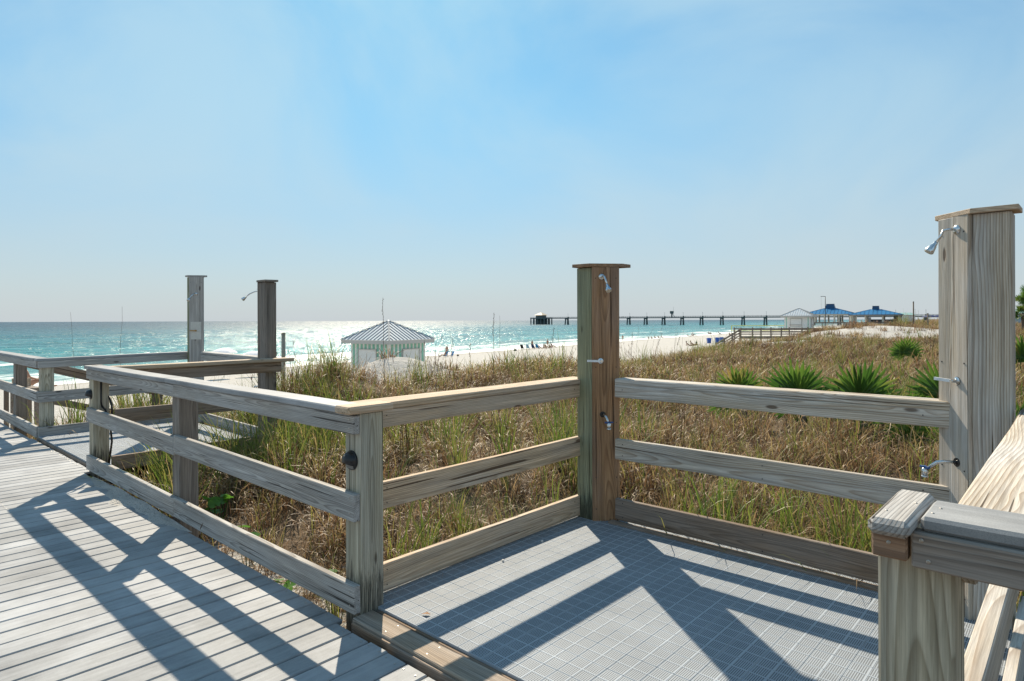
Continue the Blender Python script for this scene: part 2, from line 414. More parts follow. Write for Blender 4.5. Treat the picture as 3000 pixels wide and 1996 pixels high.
def sand_mat():
    m, t, b, o = newmat('white_quartz_sand')
    geo = _n(t, 'NewGeometry'); P = geo.outputs['Position']
    at = _n(t, 'Attribute', attribute_name='veg'); wt = _n(t, 'Attribute', attribute_name='wet')
    n1 = noise(t, P, 1.4, 6, .65).outputs['Fac']; n2 = noise(t, P, 26, 4, .7).outputs['Fac']; n3 = noise(t, P, 6, 5, .7).outputs['Fac']
    k = mth(t, 'ADD', mapr(t, n1, .3, .7, -.07, .06), mapr(t, n2, .3, .7, -.06, .06))
    sc = _n(t, 'VectorMath', operation='SCALE'); sc.inputs[0].default_value = (.46, .445, .42); t.links.new(mth(t, 'ADD', k, 1.0), sc.inputs['Scale'])
    # plant litter under the grass; beneath the decks its dark colour paints shade
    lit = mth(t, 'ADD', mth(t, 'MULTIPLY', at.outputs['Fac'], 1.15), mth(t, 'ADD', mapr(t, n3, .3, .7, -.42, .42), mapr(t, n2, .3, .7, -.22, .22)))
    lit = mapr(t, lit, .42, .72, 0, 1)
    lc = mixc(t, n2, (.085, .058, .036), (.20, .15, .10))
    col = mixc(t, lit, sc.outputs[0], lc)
    col = mixc(t, wt.outputs['Fac'], col, (.34, .315, .28))
    t.links.new(col, b.inputs['Base Color'])
    b.inputs['Roughness'].default_value = .95; b.inputs['Specular IOR Level'].default_value = .15
    fp = noise(t, P, 3.2, 5, .7).outputs['Fac']
    t.links.new(bump(t, mth(t, 'ADD', fp, mth(t, 'MULTIPLY', n2, .3)), .9, .10), b.inputs['Normal'])
    return m
M_SAND = sand_mat()

def sea_mat():
    m, t, b, o = newmat('gulf_water')
    geo = _n(t, 'NewGeometry'); P = geo.outputs['Position']
    dn = _n(t, 'VectorMath', operation='DOT_PRODUCT'); dn.inputs[1].default_value = (SEA_N.x, SEA_N.y, 0); t.links.new(P, dn.inputs[0])
    du = _n(t, 'VectorMath', operation='DOT_PRODUCT'); du.inputs[1].default_value = (U.x, U.y, 0); t.links.new(P, du.inputs[0])
    d = dn.outputs['Value']; s = du.outputs['Value']
    pv = _n(t, 'CombineXYZ'); t.links.new(d, pv.inputs[0]); t.links.new(mth(t, 'MULTIPLY', s, .38), pv.inputs[1])
    V = pv.outputs[0]
    big = noise(t, vscale(t, V, (.010, .005, 1)), 1, 3).outputs['Fac']
    dd = mth(t, 'ADD', d, mapr(t, big, .3, .7, -24, 24))
    ramp = _n(t, 'ValToRGB'); t.links.new(mth(t, 'LOGARITHM', mth(t, 'MAXIMUM', mth(t, 'SUBTRACT', dd, 48.0), 2.0), 10.0), ramp.inputs[0])
    # log10 distance from the beach, 0.3 .. 4 ; rescaled to 0..1 by dividing by 4
    src = ramp.inputs[0].links[0].from_socket; t.links.remove(ramp.inputs[0].links[0])
    t.links.new(mth(t, 'MULTIPLY', src, .25), ramp.inputs[0])
    els = ramp.color_ramp.elements
    pts = [(.30, (.26, .46, .43)), (.40, (.10, .36, .345)), (.50, (.038, .26, .265)), (.585, (.012, .155, .18)), (.66, (.006, .085, .115)), (.75, (.004, .045, .075)), (1, (.004, .035, .065))]
    els[0].position, els[0].color = pts[0][0], (*pts[0][1], 1); els[1].position, els[1].color = pts[1][0], (*pts[1][1], 1)
    for p_, c_ in pts[2:]:
        e = els.new(p_); e.color = (*c_, 1)
    # waves
    w1 = noise(t, vscale(t, V, (.10, .05, 1)), 1, 3, .5).outputs['Fac']
    w2 = noise(t, vscale(t, V, (.42, .75, 1)), 1, 3, .55).outputs['Fac']
    w3 = noise(t, vscale(t, V, (2.2, 4.8, 1)), 1, 3, .6).outputs['Fac']
    patch = mapr(t, noise(t, vscale(t, V, (.05, .022, 1)), 1, 4, .6).outputs['Fac'], .35, .65, .52, 1.12)
    cc = _n(t, 'VectorMath', operation='SCALE'); t.links.new(ramp.outputs[0], cc.inputs[0]); t.links.new(patch, cc.inputs['Scale'])
    trough = mapr(t, w2, .40, .62, .72, 1.12)
    c3 = _n(t, 'VectorMath', operation='SCALE'); t.links.new(cc.outputs[0], c3.inputs[0]); t.links.new(trough, c3.inputs['Scale'])
    # foam: broken lines along the shore, wash at the edge
    fa = _n(t, 'Attribute', attribute_name='foam')
    fn = noise(t, vscale(t, V, (.55, .42, 1)), 1, 5, .7).outputs['Fac']; fn2 = noise(t, vscale(t, V, (.05, .07, 1)), 1, 2).outputs['Fac']
    fm = mth(t, 'ADD', fa.outputs['Fac'], mth(t, 'ADD', mapr(t, fn, .3, .7, -.40, .40), mapr(t, fn2, .3, .7, -.22, .22)))
    fm = mapr(t, fm, .42, .72, 0, 1)
    col = mixc(t, mth(t, 'MULTIPLY', fm, .9), c3.outputs[0], (.80, .83, .82))
    t.links.new(col, b.inputs['Base Color'])
    lg = _n(t, 'CombineXYZ'); t.links.new(mth(t, 'MULTIPLY', mth(t, 'LOGARITHM', mth(t, 'MAXIMUM', d, 30.0), 2.718), 26.0), lg.inputs[0]); t.links.new(mth(t, 'MULTIPLY', mth(t, 'DIVIDE', s, mth(t, 'MAXIMUM', d, 30.0)), 46.0), lg.inputs[1])
    gust = noise(t, lg.outputs[0], 1.0, 5, .75).outputs['Fac']; gust2 = noise(t, vscale(t, lg.outputs[0], (2.4, 1.1, 1)), 1.0, 3, .8).outputs['Fac']
    gm_ = mth(t, 'MULTIPLY', mapr(t, gust, .42, .60, 0, 1), mapr(t, gust2, .40, .60, .15, 1))
    far_ = mapr(t, mth(t, 'LOGARITHM', mth(t, 'MAXIMUM', d, 30.0), 10.0), 2.05, 2.75, 0, 1)
    rg = mth(t, 'ADD', mth(t, 'ADD', mapr(t, gm_, 0, 1, .12, .34), mth(t, 'MULTIPLY', far_, mapr(t, gm_, 0, 1, .10, .26))), mapr(t, fm, 0, 1, 0, .45)); t.links.new(rg, b.inputs['Roughness'])
    b.inputs['IOR'].default_value = 1.33; b.inputs['Specular IOR Level'].default_value = .25
    hgt = mth(t, 'ADD', mth(t, 'MULTIPLY', w1, 1.3), mth(t, 'ADD', mth(t, 'MULTIPLY', w2, .62), mth(t, 'MULTIPLY', w3, .16)))
    bn = _n(t, 'Bump'); bn.inputs['Distance'].default_value = 1.7; t.links.new(hgt, bn.inputs['Height']); t.links.new(mapr(t, gm_, 0, 1, .55, 1.0), bn.inputs['Strength']); t.links.new(bn.outputs[0], b.inputs['Normal'])
    return m
M_SEA = sea_mat()

def leafmat(name, ramp, rough=.5, trans=.45, attr='tint', spread=.3):
    """thin leaf: colour from a per-blade tint, light passes through"""
    m, t, b, o = newmat(name)
    a = _n(t, 'Attribute', attribute_name=attr); oi = _n(t, 'ObjectInfo')
    f = mth(t, 'ADD', a.outputs['Fac'], mth(t, 'MULTIPLY', mth(t, 'SUBTRACT', oi.outputs['Random'], .5), spread), clamp=True)
    r = _n(t, 'ValToRGB'); t.links.new(f, r.inputs[0])
    els = r.color_ramp.elements
    els[0].position, els[0].color = ramp[0][0], (*ramp[0][1], 1); els[1].position, els[1].color = ramp[-1][0], (*ramp[-1][1], 1)
    for p_, c_ in ramp[1:-1]:
        e = els.new(p_); e.color = (*c_, 1)
    t.links.new(r.outputs[0], b.inputs['Base Color']); b.inputs['Roughness'].default_value = rough; b.inputs['Specular IOR Level'].default_value = .35
    tr = _n(t, 'BsdfTranslucent'); t.links.new(r.outputs[0], tr.inputs['Color'])
    mxs = _n(t, 'MixShader'); mxs.inputs[0].default_value = trans
    t.links.new(b.outputs[0], mxs.inputs[1]); t.links.new(tr.outputs[0], mxs.inputs[2]); t.links.new(mxs.outputs[0], o.inputs['Surface'])
    return m
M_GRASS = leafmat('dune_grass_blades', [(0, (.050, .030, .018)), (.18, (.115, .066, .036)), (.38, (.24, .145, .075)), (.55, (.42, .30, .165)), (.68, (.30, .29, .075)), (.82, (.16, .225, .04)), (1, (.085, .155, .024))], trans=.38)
M_PALMETTO = leafmat('palmetto_leaf', [(0, (.022, .055, .012)), (.45, (.062, .145, .024)), (.8, (.125, .22, .035)), (.93, (.30, .26, .07)), (1, (.42, .24, .10))], rough=.35, trans=.40)
M_HERB = leafmat('herb_leaf', [(0, (.05, .14, .02)), (.7, (.11, .26, .03)), (1, (.30, .30, .03))], rough=.4, trans=.45)
M_STALK = plain('dry_seed_stalk', (.13, .085, .05), .8)
M_BLACK = plain('black_painted_metal', (.012, .012, .014), .35, spec=.5, var=.2, scale=60)
M_BLUEVALVE = plain('blue_valve_plastic', (.02, .07, .22), .4)
def chrome():
    m, t, b, o = newmat('brushed_chrome')
    tc = _n(t, 'TexCoord'); n = noise(t, tc.outputs['Object'], 90, 3).outputs['Fac']
    b.inputs['Base Color'].default_value = (.62, .64, .66, 1); b.inputs['Metallic'].default_value = 1
    t.links.new(mapr(t, n, .3, .7, .12, .32), b.inputs['Roughness']); return m
M_CHROME = chrome()
M_NOZZLE = plain('limescaled_nozzle', (.55, .52, .45), .6)
M_STEEL = plain('screw_steel', (.42, .40, .37), .4, metal=.7)
M_WHITE = plain('white_painted_boards', (.74, .74, .72), .55, scale=8, var=.06)
M_MINT = plain('mint_painted_boards', (.22, .50, .39), .55, scale=8, var=.08)
M_TRIM = plain('grey_white_trim', (.50, .49, .47), .6)
M_ROOFM = plain('white_standing_seam_metal', (.62, .65, .67), .35, metal=.25, scale=3, var=.08)
M_BLUEROOF = plain('blue_standing_seam_metal', (.03, .19, .40), .38, metal=.2, scale=1.5, var=.12)
M_BLUEDARK = plain('blue_cupola_metal', (.02, .075, .17), .4, metal=.2)
M_CONC = plain('pier_concrete', (.13, .145, .145), .85, scale=1.2, var=.2)
M_PIERROOF = plain('tan_shelter_roof', (.55, .45, .33), .6)  # single tan roof colour
M_COLUMN = plain('cream_column_paint', (.66, .62, .52), .6)
M_GREYWALL = plain('grey_board_wall', (.28, .27, .27), .7)
M_YELLOW = plain('yellow_webbing', (.75, .68, .04), .6)
M_BINBLUE = plain('blue_bin_plastic', (.01, .09, .42), .4)
M_NAVY = plain('navy_canvas', (.012, .03, .12), .8)
M_CANVAS = plain('white_canvas', (.74, .76, .80), .8, scale=5)
M_TEALROOF = plain('pale_teal_roof', (.27, .45, .42), .5)
M_TRUNK = plain('palm_trunk_bark', (.16, .12, .09), .95, scale=14, var=.4, bstr=.8, bdist=.03)
M_DRIED = plain('dried_brown_leaf', (.25, .13, .06), .8)
M_STONE = plain('pale_shell', (.7, .66, .6), .7)

_pc = {}
def plain_cache(name, col, rough=.45):
    if name not in _pc: _pc[name] = plain(name, col, rough)
    return _pc[name]

# ================================================================== the setting
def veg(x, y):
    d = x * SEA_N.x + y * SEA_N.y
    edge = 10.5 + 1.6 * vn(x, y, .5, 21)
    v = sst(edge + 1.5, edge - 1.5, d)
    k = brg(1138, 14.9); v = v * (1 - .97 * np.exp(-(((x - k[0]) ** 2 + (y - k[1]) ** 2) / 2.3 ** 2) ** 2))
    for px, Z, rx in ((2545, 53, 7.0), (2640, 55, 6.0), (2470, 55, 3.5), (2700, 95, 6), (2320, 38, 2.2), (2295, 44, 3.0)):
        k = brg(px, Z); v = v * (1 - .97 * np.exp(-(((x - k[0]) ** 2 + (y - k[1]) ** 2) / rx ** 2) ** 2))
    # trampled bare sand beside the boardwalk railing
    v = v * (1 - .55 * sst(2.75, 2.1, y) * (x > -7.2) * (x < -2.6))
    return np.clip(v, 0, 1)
def axis(lo, hi, fine, half, g=1.07):
    a = list(np.arange(-half, half + fine / 2, fine)); st = fine
    x = half
    while x < hi: st *= g; x += st; a.append(x)
    x = -half; st = fine
    while x > lo: st *= g; x -= st; a.insert(0, x)
    return np.array(a)
def grid_mesh(S, D, zf, name):
    ss, dd = np.meshgrid(S, D, indexing='ij')
    x = ss * U.x + dd * SEA_N.x; y = ss * U.y + dd * SEA_N.y
    z = zf(x, y, ss, dd)
    v = np.stack([x, y, z], -1).reshape(-1, 3)
    n, m_ = len(S), len(D)
    i = (np.arange(n - 1)[:, None] * m_ + np.arange(m_ - 1)[None, :]).ravel()
    f = np.stack([i, i + 1, i + m_ + 1, i + m_], -1)
    me = bpy.data.meshes.new(name)
    me.vertices.add(len(v)); me.vertices.foreach_set('co', v.ravel())
    me.loops.add(f.size); me.loops.foreach_set('vertex_index', f.ravel().astype(np.int32))
    me.polygons.add(len(f)); me.polygons.foreach_set('loop_start', np.arange(0, f.size, 4, dtype=np.int32)); me.polygons.foreach_set('loop_total', np.full(len(f), 4, np.int32))
    me.update(calc_edges=True); me.validate()
    me.polygons.foreach_set('use_smooth', [True] * len(me.polygons))
    return me, x.ravel(), y.ravel(), ss.ravel(), dd.ravel()
def setattr_f(me, name, arr):
    a = me.attributes.new(name, 'FLOAT', 'POINT'); a.data.foreach_set('value', np.asarray(arr, np.float32))
S_ = axis(-300, 2600, .28, 17, 1.06); D_ = axis(-900, 170, .28, 17, 1.055)
gm, gx, gy, gs, gd = grid_mesh(S_, D_, lambda x, y, s, d: gh(x, y), 'ground')
under = ((gy < 1.7) | ((gx > -2.8) & (gx < .3) & (gy < 3.8)) | ((gx > -9.95) & (gx < -7.2) & (gy < 3.7))) & (gx > -17)  # litter colour under the decks also paints in shade for the plank gaps
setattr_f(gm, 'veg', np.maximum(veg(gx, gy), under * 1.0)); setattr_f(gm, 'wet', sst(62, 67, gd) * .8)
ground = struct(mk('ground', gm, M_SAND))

# sea, with real swells and breakers near the shore
def swell(x, y, s, d):
    fade = sst(900, 120, d)
    ph = d + 5 * vn(s, d, .02, 31)
    br = np.exp(-((ph - 84) / 3.0) ** 2) * .55 * (0.55 + .45 * vn(s, d * 0, .05, 33)) + np.exp(-((ph - 105) / 4.0) ** 2) * .42 * (.5 + .5 * vn(s, d * 0, .035, 34)) + np.exp(-((ph - 73) / 2.2) ** 2) * .25
    w = .20 * np.sin(ph * .36 + 1.2 * vn(s, d, .03, 36)) + .14 * vn(s * .5, d, .5, 35)
    return SEA_Z + fade * w * sst(66, 90, d) + br + sst(74, 64, d) * .02
S2 = axis(-6000, 9000, 4.0, 330, 1.12); D2 = np.concatenate([np.arange(62, 330, 1.5), 330 * 1.07 ** np.arange(0, 58)])
sm, sx_, sy_, ss_, sdd = grid_mesh(S2, D2, swell, 'sea')
ph = sdd + 5 * vn(ss_, sdd, .02, 31)
foam = .95 * sst(73, 66.5, ph) + .55 * np.exp(-((ph - 83.2) / 2.6) ** 2) * (.55 + .6 * vn(ss_, ss_ * 0, .05, 33)) + .50 * np.exp(-((ph - 104) / 2.6) ** 2) * (.4 + .75 * vn(ss_, ss_ * 0, .035, 34)) + .30 * sst(96, 72, ph) + .16 * sst(130, 96, ph)
setattr_f(sm, 'foam', np.clip(foam, 0, 1.2))
sea = struct(mk('sea', sm, M_SEA))

# ------------------------------------------------------------------ boardwalk
bw = thing('boardwalk', '', '', (-5, 1.7, -.1)); del bw['label']; del bw['category']; struct(bw)
plank_me = {}
def plank(x, y0, y1, mat=M_DECK, zt=0.0):
    key = round(y1 - y0, 3)
    if key not in plank_me: plank_me[key] = bevbox(y1 - y0, .1305, .025, .005)
    me = plank_me[key]
    if not me.materials: me.materials.append(mat)
    o = bpy.data.objects.new('plank', me); link(o); o.parent = bw
    o.location = off(bw, (x, (y0 + y1) / 2, zt - .0125 + random.uniform(-.0012, .0012))); o.rotation_euler = (random.uniform(-.004, .004), 0, R(90) + random.uniform(-.0016, .0016))
    return o
PITCH = .1395
scr = MB()
i = 0
x = -3.313 + .07 + PITCH * 14
while x > -17:
    y1 = 1.775 if -2.70 > x > -7.40 else (1.735 if x > -2.70 else (1.86 if x > -10.02 else 1.84))
    y1 += random.uniform(-.004, .004)
    plank(x, -1.6, y1)
    rows = [y1 - .035, 1.02, .30, -.42]
    for ry in rows:
        for sx2 in (-.038, .038):
            if x > -9: scr.lathe([(.0045, 0), (.0045, .0014), (.003, .0022)], 6, c=(x + sx2 + random.uniform(-.006, .006), ry + random.uniform(-.008, .008), .0004))
    x -= PITCH
o = mk('screws', scr.mesh(), M_STEEL, bw); o.location = off(bw, (0, 0, 0)); o['kind'] = 'stuff'
for y in (-1.4, -.4, .6, 1.55):
    board('joist', (-1.2, y, -.13), (-17, y, -.13), .045, .19, W_OUT, bw)

# ------------------------------------------------------------------ shower floors of interlocking tiles
tile_mesh = None
def tile():
    global tile_mesh
    if tile_mesh is None:
        bm = bmesh.new(); bmesh.ops.create_cube(bm, size=1); bmesh.ops.scale(bm, vec=(.1482, .1482, .013), verts=bm.verts)
        bmesh.ops.bevel(bm, geom=[e for e in bm.edges if all(v.co.z > 0 for v in e.verts)], offset=.0012, segments=1, affect='EDGES')
        # raised cross rib
        for d in ((.147, .0062, .0015), (.0062, .147, .0016)):
            r = bmesh.ops.create_cube(bm, size=1); bmesh.ops.scale(bm, vec=d, verts=r['verts']); bmesh.ops.translate(bm, vec=(0, 0, .0069), verts=r['verts'])
        tile_mesh = bpy.data.meshes.new('tile'); bm.to_mesh(tile_mesh); bm.free(); tile_mesh.materials.append(M_TILE)
    return tile_mesh
def shower_floor(x0, nx, y0, ny, zt, skip=lambda x, y: False):
    f = thing('shower_floor', '', '', (x0 + nx * .075, y0 + ny * .075, zt)); del f['label']; del f['category']; struct(f)
    o = mk('subfloor', bevbox(nx * .15 + .02, ny * .15 + .02, .04, .003), W_OUT, f); o.location = (0, 0, -.036)
    for i in range(nx):
        for j in range(ny):
            cx_, cy_ = x0 + (i + .5) * .15, y0 + (j + .5) * .15
            if skip(cx_, cy_): continue
            t_ = bpy.data.objects.new('tile', tile()); link(t_); t_.parent = f
            t_.location = off(f, (cx_, cy_, zt - .0065 + random.uniform(-.0004, .0004)))
            t_.rotation_euler = (random.uniform(-.002, .002), random.uniform(-.002, .002), 0)
    return f
TZ = .032
fl1 = shower_floor(-2.839, 19, 1.932, 14, TZ, lambda x, y: (x < -2.66 and y < 1.99))
fl2 = shower_floor(-9.94, 17, 1.90, 12, TZ)
# timber edging of the near floor: threshold towards the boardwalk, narrow strip, kerb under the far rails
th = thing('threshold', 'worn timber threshold between the grey boardwalk and the near tiled shower floor', 'threshold', (-1.5, 1.84, 0))
board('tread', (-2.69, 1.842, .0135), (.35, 1.842, .0135), .128, .028, W_THRESH, th, .005)
board('edge_strip', (-2.66, 1.9245, .006), (.35, 1.9245, .006), .022, .026, W_DARK, th, .003)
board('nosing', (-2.67, 1.768, -.012), (.35, 1.768, -.012), .014, .055, W_DARK, th, .003)
ts = MB()
for k in range(9):
    for yy in (1.806, 1.878): ts.lathe([(.0045, 0), (.0045, .0012), (.003, .002)], 6, c=(-2.45 + k * .3, yy, .0276))
o = mk('screws', ts.mesh(), M_STEEL, th); o.location = off(th, (0, 0, 0)); o['kind'] = 'stuff'
kb = thing('floor_kerb', 'low dark damp timber kerb along the far edge of the near shower floor', 'kerb', (-1.5, 3.87, 0))
board('kerb_board', (-2.55, 3.865, .022), (-.50, 3.865, .022), .06, .05, W_DARK, kb, .004)

# ------------------------------------------------------------------ railings
def vpost(name, x0, x1, y0, y1, z0, z1, mat, par, bev=.006):
    """square timber post, grain vertical"""
    o = mk(name, bevbox(z1 - z0, x1 - x0, y1 - y0, bev), mat, par)
    o.location = off(par, ((x0 + x1) / 2, (y0 + y1) / 2, (z0 + z1) / 2)); o.rotation_euler = Matrix(((0, 1, 0), (0, 0, 1), (1, 0, 0))).to_euler()
    return o
def nailheads(par, pts, nrm, r=.005, mat=None):
    m_ = MB(); n = Vector(nrm).normalized(); M = n.to_track_quat('Z', 'Y').to_matrix()
    for p in pts: m_.lathe([(r, -.001), (r, .001), (r * .6, .0018)], 8, M=M, c=off(par, p))
    o = mk('nail_heads', m_.mesh(), mat or M_STEEL, par); o['kind'] = 'stuff'; return o

# C: railing along the boardwalk
rc = thing('railing', 'long grey three-rail railing beside the boardwalk, flat composite cap, sand piled at its foot', 'railing', (-5, 1.81, 0))
vpost('post', -2.827, -2.687, 1.831, 1.971, -.35, 1.035, W_POST, rc)
vpost('post', -5.19, -5.05, 1.833, 1.973, -.4, 1.03, W_POSTD, rc)
vpost('post', -7.39, -7.25, 1.833, 1.973, -.4, 1.03, W_POST, rc)
YC = 1.8115
for (xa, xb) in ((-7.33, -5.058), (-5.055, -2.692)):
    board('rail', (xa, YC, .106), (xb, YC, .103), .038, .142, W_GREY, rc)
    board('rail', (xa, YC, .578), (xb, YC, .562), .038, .138, W_GREY, rc)
    board('rail', (xa, YC, .980), (xb, YC, .978), .038, .094, W_GREY, rc)
board('cap_board', (-7.20, 1.852, 1.0475), (-5.2, 1.852, 1.0475), .15, .034, M_CAP, rc, .006)
board('cap_board', (-5.198, 1.852, 1.0475), (-2.795, 1.852, 1.0475), .15, .034, M_CAP, rc, .006)
board('cap_end', (-7.345, 1.852, 1.0465), (-7.203, 1.852, 1.0465), .148, .036, W_GREY, rc, .005)
board('corner_block', (-2.727, 1.745, 1.055), (-2.727, 2.02, 1.055), .13, .038, W_TAN, rc, .008)
nailheads(rc, [(-2.73, YC - .0195, z) for z in (1.005, .96, .61, .535, .14, .07)] + [(-5.03, YC - .0195, z) for z in (1.0, .96, .60, .53, .14, .08)] + [(-5.085, YC - .0195, z) for z in (1.0, .96, .60, .53, .14, .08)], (0, -1, 0), .0055)

# A: near shower floor, left side
ra = thing('railing', 'tan timber railing from the lamp post to the reddish middle shower post', 'railing', (-2.8, 2.9, 0))
XA = -2.80
board('rail', (XA, 1.972, .118), (XA, 3.95, .118), .038, .148, W_TAN, ra)
board('rail', (XA, 1.972, .560), (XA, 3.95, .560), .038, .144, W_TAN, ra)
board('rail', (XA, 1.972, .972), (XA, 3.95, .972), .038, .094, W_TAN, ra)
board('cap_board', (XA - .068, 1.925, 1.040), (XA - .068, 3.97, 1.040), .185, .038, W_TAN, ra, .006)
def stamp(par, x, y0, z0, z1, rows, seed):
    r_ = random.Random(seed); m_ = MB(); z = z1
    while z > z0:
        lh = r_.uniform(.008, .011)
        for rr in range(rows):
            yy = y0 + rr * .014
            for k in range(3): m_.box(off(par, (x, yy + r_.uniform(.001, .010), z - r_.uniform(0, lh))), (.0008, r_.uniform(.002, .008), r_.uniform(.0015, .004)))
        z -= lh * 1.05
        if r_.random() < .12: z -= .008
    return mk('ink_stamp', m_.mesh(), plain_cache('black_ink', (.02, .018, .016), .9), par)
stamp(ra, XA + .0193, 1.985, .055, .185, 2, 3)
stamp(ra, XA + .0193, 3.70, .495, .625, 1, 4)
# B: near shower floor, far side
rb = thing('railing', 'pale timber railing in front of the palmettos between the two near shower posts', 'railing', (-1.5, 3.88, 0))
YB = 3.879
board('rail', (-2.505, YB, .140), (-.36, YB, .140), .038, .150, W_DARK, rb)
board('rail', (-2.505, YB, .571), (-.36, YB, .571), .038, .146, W_PALE, rb)
board('rail', (-2.505, YB, .988), (-.36, YB, .988), .038, .09, W_PALE, rb)
board('cap_board', (-2.505, YB + .05, 1.053), (-.36, YB + .05, 1.053), .142, .046, W_PALE, rb, .006)
nailheads(ra, [(XA + .0195, y, z) for y in (2.06, 3.75) for z in (.60, .52, .99, .16, .08)], (1, 0, 0), .0035, M_BLACK)
nailheads(rb, [(x, YB - .0195, z) for x in (-2.44, -1.45, -.62) for z in (.61, .53, 1.0, .19, .09)], (0, -1, 0), .0035, M_BLACK)
# E: right side of the near shower floor, running up to the right-hand post
re_ = thing('railing', 'sunlit bleached wide-capped railing at the right edge leading up to the nearest shower post', 'railing', (-.15, 2.7, 0))
XE = -.208
board('rail', (XE, 1.66, .110), (XE, 3.84, .110), .040, .150, W_PALE, re_)
board('rail', (XE, 1.66, .560), (XE, 3.84, .560), .052, .144, W_PALE, re_)
board('rail', (XE + .02, 1.66, .975), (XE + .02, 3.84, .975), .038, .09, W_PALE, re_)
board('cap_board', (-.127, 1.715, 1.050), (-.127, 3.86, 1.050), .19, .038, W_PALE, re_, .007)
# D: near post and grey rail across the right foreground
rd = thing('railing', 'thick foreground post with notched cap block and short grey rail, bottom right', 'railing', (-.2, 1.58, 0))
vpost('post', -.336, -.196, 1.56, 1.70, -.35, 1.035, W_POST, rd)
board('cap_block', (-.290, 1.43, 1.083), (-.290, 1.722, 1.083), .0745, .034, W_GREY, rd, .010)
board('end_block', (-.3345, 1.518, 1.033), (-.2685, 1.518, 1.033), .038, .063, W_PANEL, rd, .004)
board('rail', (-.262, 1.518, 1.030), (.55, 1.518, 1.030), .038, .073, W_POSTD, rd, .004)
board('rail', (-.19, 1.541, .560), (.55, 1.541, .560), .038, .14, W_GREY, rd)
board('rail', (-.19, 1.541, .110), (.55, 1.541, .110), .038, .14, W_GREY, rd)
board('cap_board', (-.248, 1.592, 1.0825), (.55, 1.592, 1.0825), .165, .030, M_CAP, rd, .007)
nailheads(rd, [(-.302, 1.4985, 1.035), (-.244, 1.4985, 1.052), (-.232, 1.4985, 1.012)], (0, -1, 0), .0042)
nailheads(rd, [(-.306, 1.50, 1.100), (-.270, 1.60, 1.100), (-.232, 1.55, 1.0975), (-.225, 1.60, 1.0975)], (0, 0, 1), .003)

# F: far railing of the boardwalk beyond the second shower entrance
rf = thing('railing', 'grey railing at the far left edge, posts wrapped by short rail ends', 'railing', (-11, 1.9, 0))
YF = 1.915
vpost('post', -10.08, -9.94, 1.938, 2.078, -.4, 1.0, W_POST, rf)
vpost('post', -11.65, -11.51, 1.938, 2.078, -.5, 1.0, W_POSTD, rf)
vpost('post', -14.0, -13.86, 1.938, 2.078, -.9, 1.0, W_POSTD, rf)
for z, hh in ((.072, .142), (.53, .138), (.945, .088)):
    board('rail', (-14.1, YF - .002, z), (-9.99, YF - .002, z), .038, hh, W_GREY, rf)
board('cap_board', (-14.1, 1.965, 1.008), (-10.12, 1.965, 1.008), .16, .034, M_CAP, rf, .006)
# F2: side of the second shower floor
rg2 = thing('railing', 'grey railing along the left side of the far shower floor, wavy grain top rail', 'railing', (-9.95, 2.9, 0))
XG = -9.92
for z, hh in ((.072, .142), (.53, .138), (.945, .088)):
    board('rail', (XG, 1.90, z), (XG, 3.80, z + .03), .038, hh, W_GREY, rg2)
board('cap_board', (XG - .05, 1.88, 1.008), (XG - .05, 3.80, 1.03), .15, .034, M_CAP, rg2, .006)
# H: back of the second shower floor
rh = thing('railing', 'weathered railing at the back of the far shower floor between two slim shower posts', 'railing', (-8.5, 3.82, 0))
for z, hh in ((.092, .142), (.55, .138), (.965, .088)):
    board('rail', (-9.62, 3.81, z), (-7.40, 3.72, z), .038, hh, W_GREY, rh)
board('cap_board', (-9.62, 3.86, 1.032), (-7.40, 3.77, 1.032), .14, .036, W_GREY, rh, .006)
# G: right side of the second shower floor
rg = thing('railing', 'railing with overhanging pale shelf cap and brown rail passing the second slim shower post', 'railing', (-7.1, 2.9, 0))
XGG = -7.10
board('rail', (XGG, 1.95, .10), (XGG, 3.72, .10), .038, .142, W_DARK, rg)
board('rail', (XGG, 1.98, .56), (XGG, 3.72, .56), .038, .14, W_DARK, rg)
board('rail', (XGG, 1.95, .955), (XGG, 3.72, .955), .038, .12, W_DARK, rg)
board('cap_board', (-7.12, 1.935, 1.036), (-7.12, 3.86, 1.036), .17, .040, W_TAN, rg, .006)

# ------------------------------------------------------------------ shower posts
def prism(name, poly, z0, z1, mat, par, bev=.004):
    """column of any plan; local X is vertical so the grain stands up"""
    cx_ = sum(p[0] for p in poly) / len(poly); cy_ = sum(p[1] for p in poly) / len(poly); cz_ = (z0 + z1) / 2
    n = len(poly); bm = bmesh.new()
    a = [bm.verts.new((z0 - cz_, p[0] - cx_, p[1] - cy_)) for p in poly]; b_ = [bm.verts.new((z1 - cz_, p[0] - cx_, p[1] - cy_)) for p in poly]
    bm.faces.new(a[::-1]); bm.faces.new(b_)
    for k in range(n): bm.faces.new((a[k], a[(k + 1) % n], b_[(k + 1) % n], b_[k]))
    bmesh.ops.recalc_face_normals(bm, faces=bm.faces)
    if bev: bmesh.ops.bevel(bm, geom=list(bm.edges), offset=bev, segments=1, affect='EDGES')
    me = bpy.data.meshes.new('column'); bm.to_mesh(me); bm.free()
    o = mk(name, me, mat, par); o.location = off(par, (cx_, cy_, cz_)); o.rotation_euler = Matrix(((0, 1, 0), (0, 0, 1), (1, 0, 0))).to_euler()
    return o
def orient(pn):
    """matrix: local X = out of the panel, local Y = along the panel, Z up"""
    n = Vector((pn[0], pn[1], 0)).normalized(); return Matrix((n, Vector((0, 0, 1)).cross(n), Vector((0, 0, 1)))).transposed()
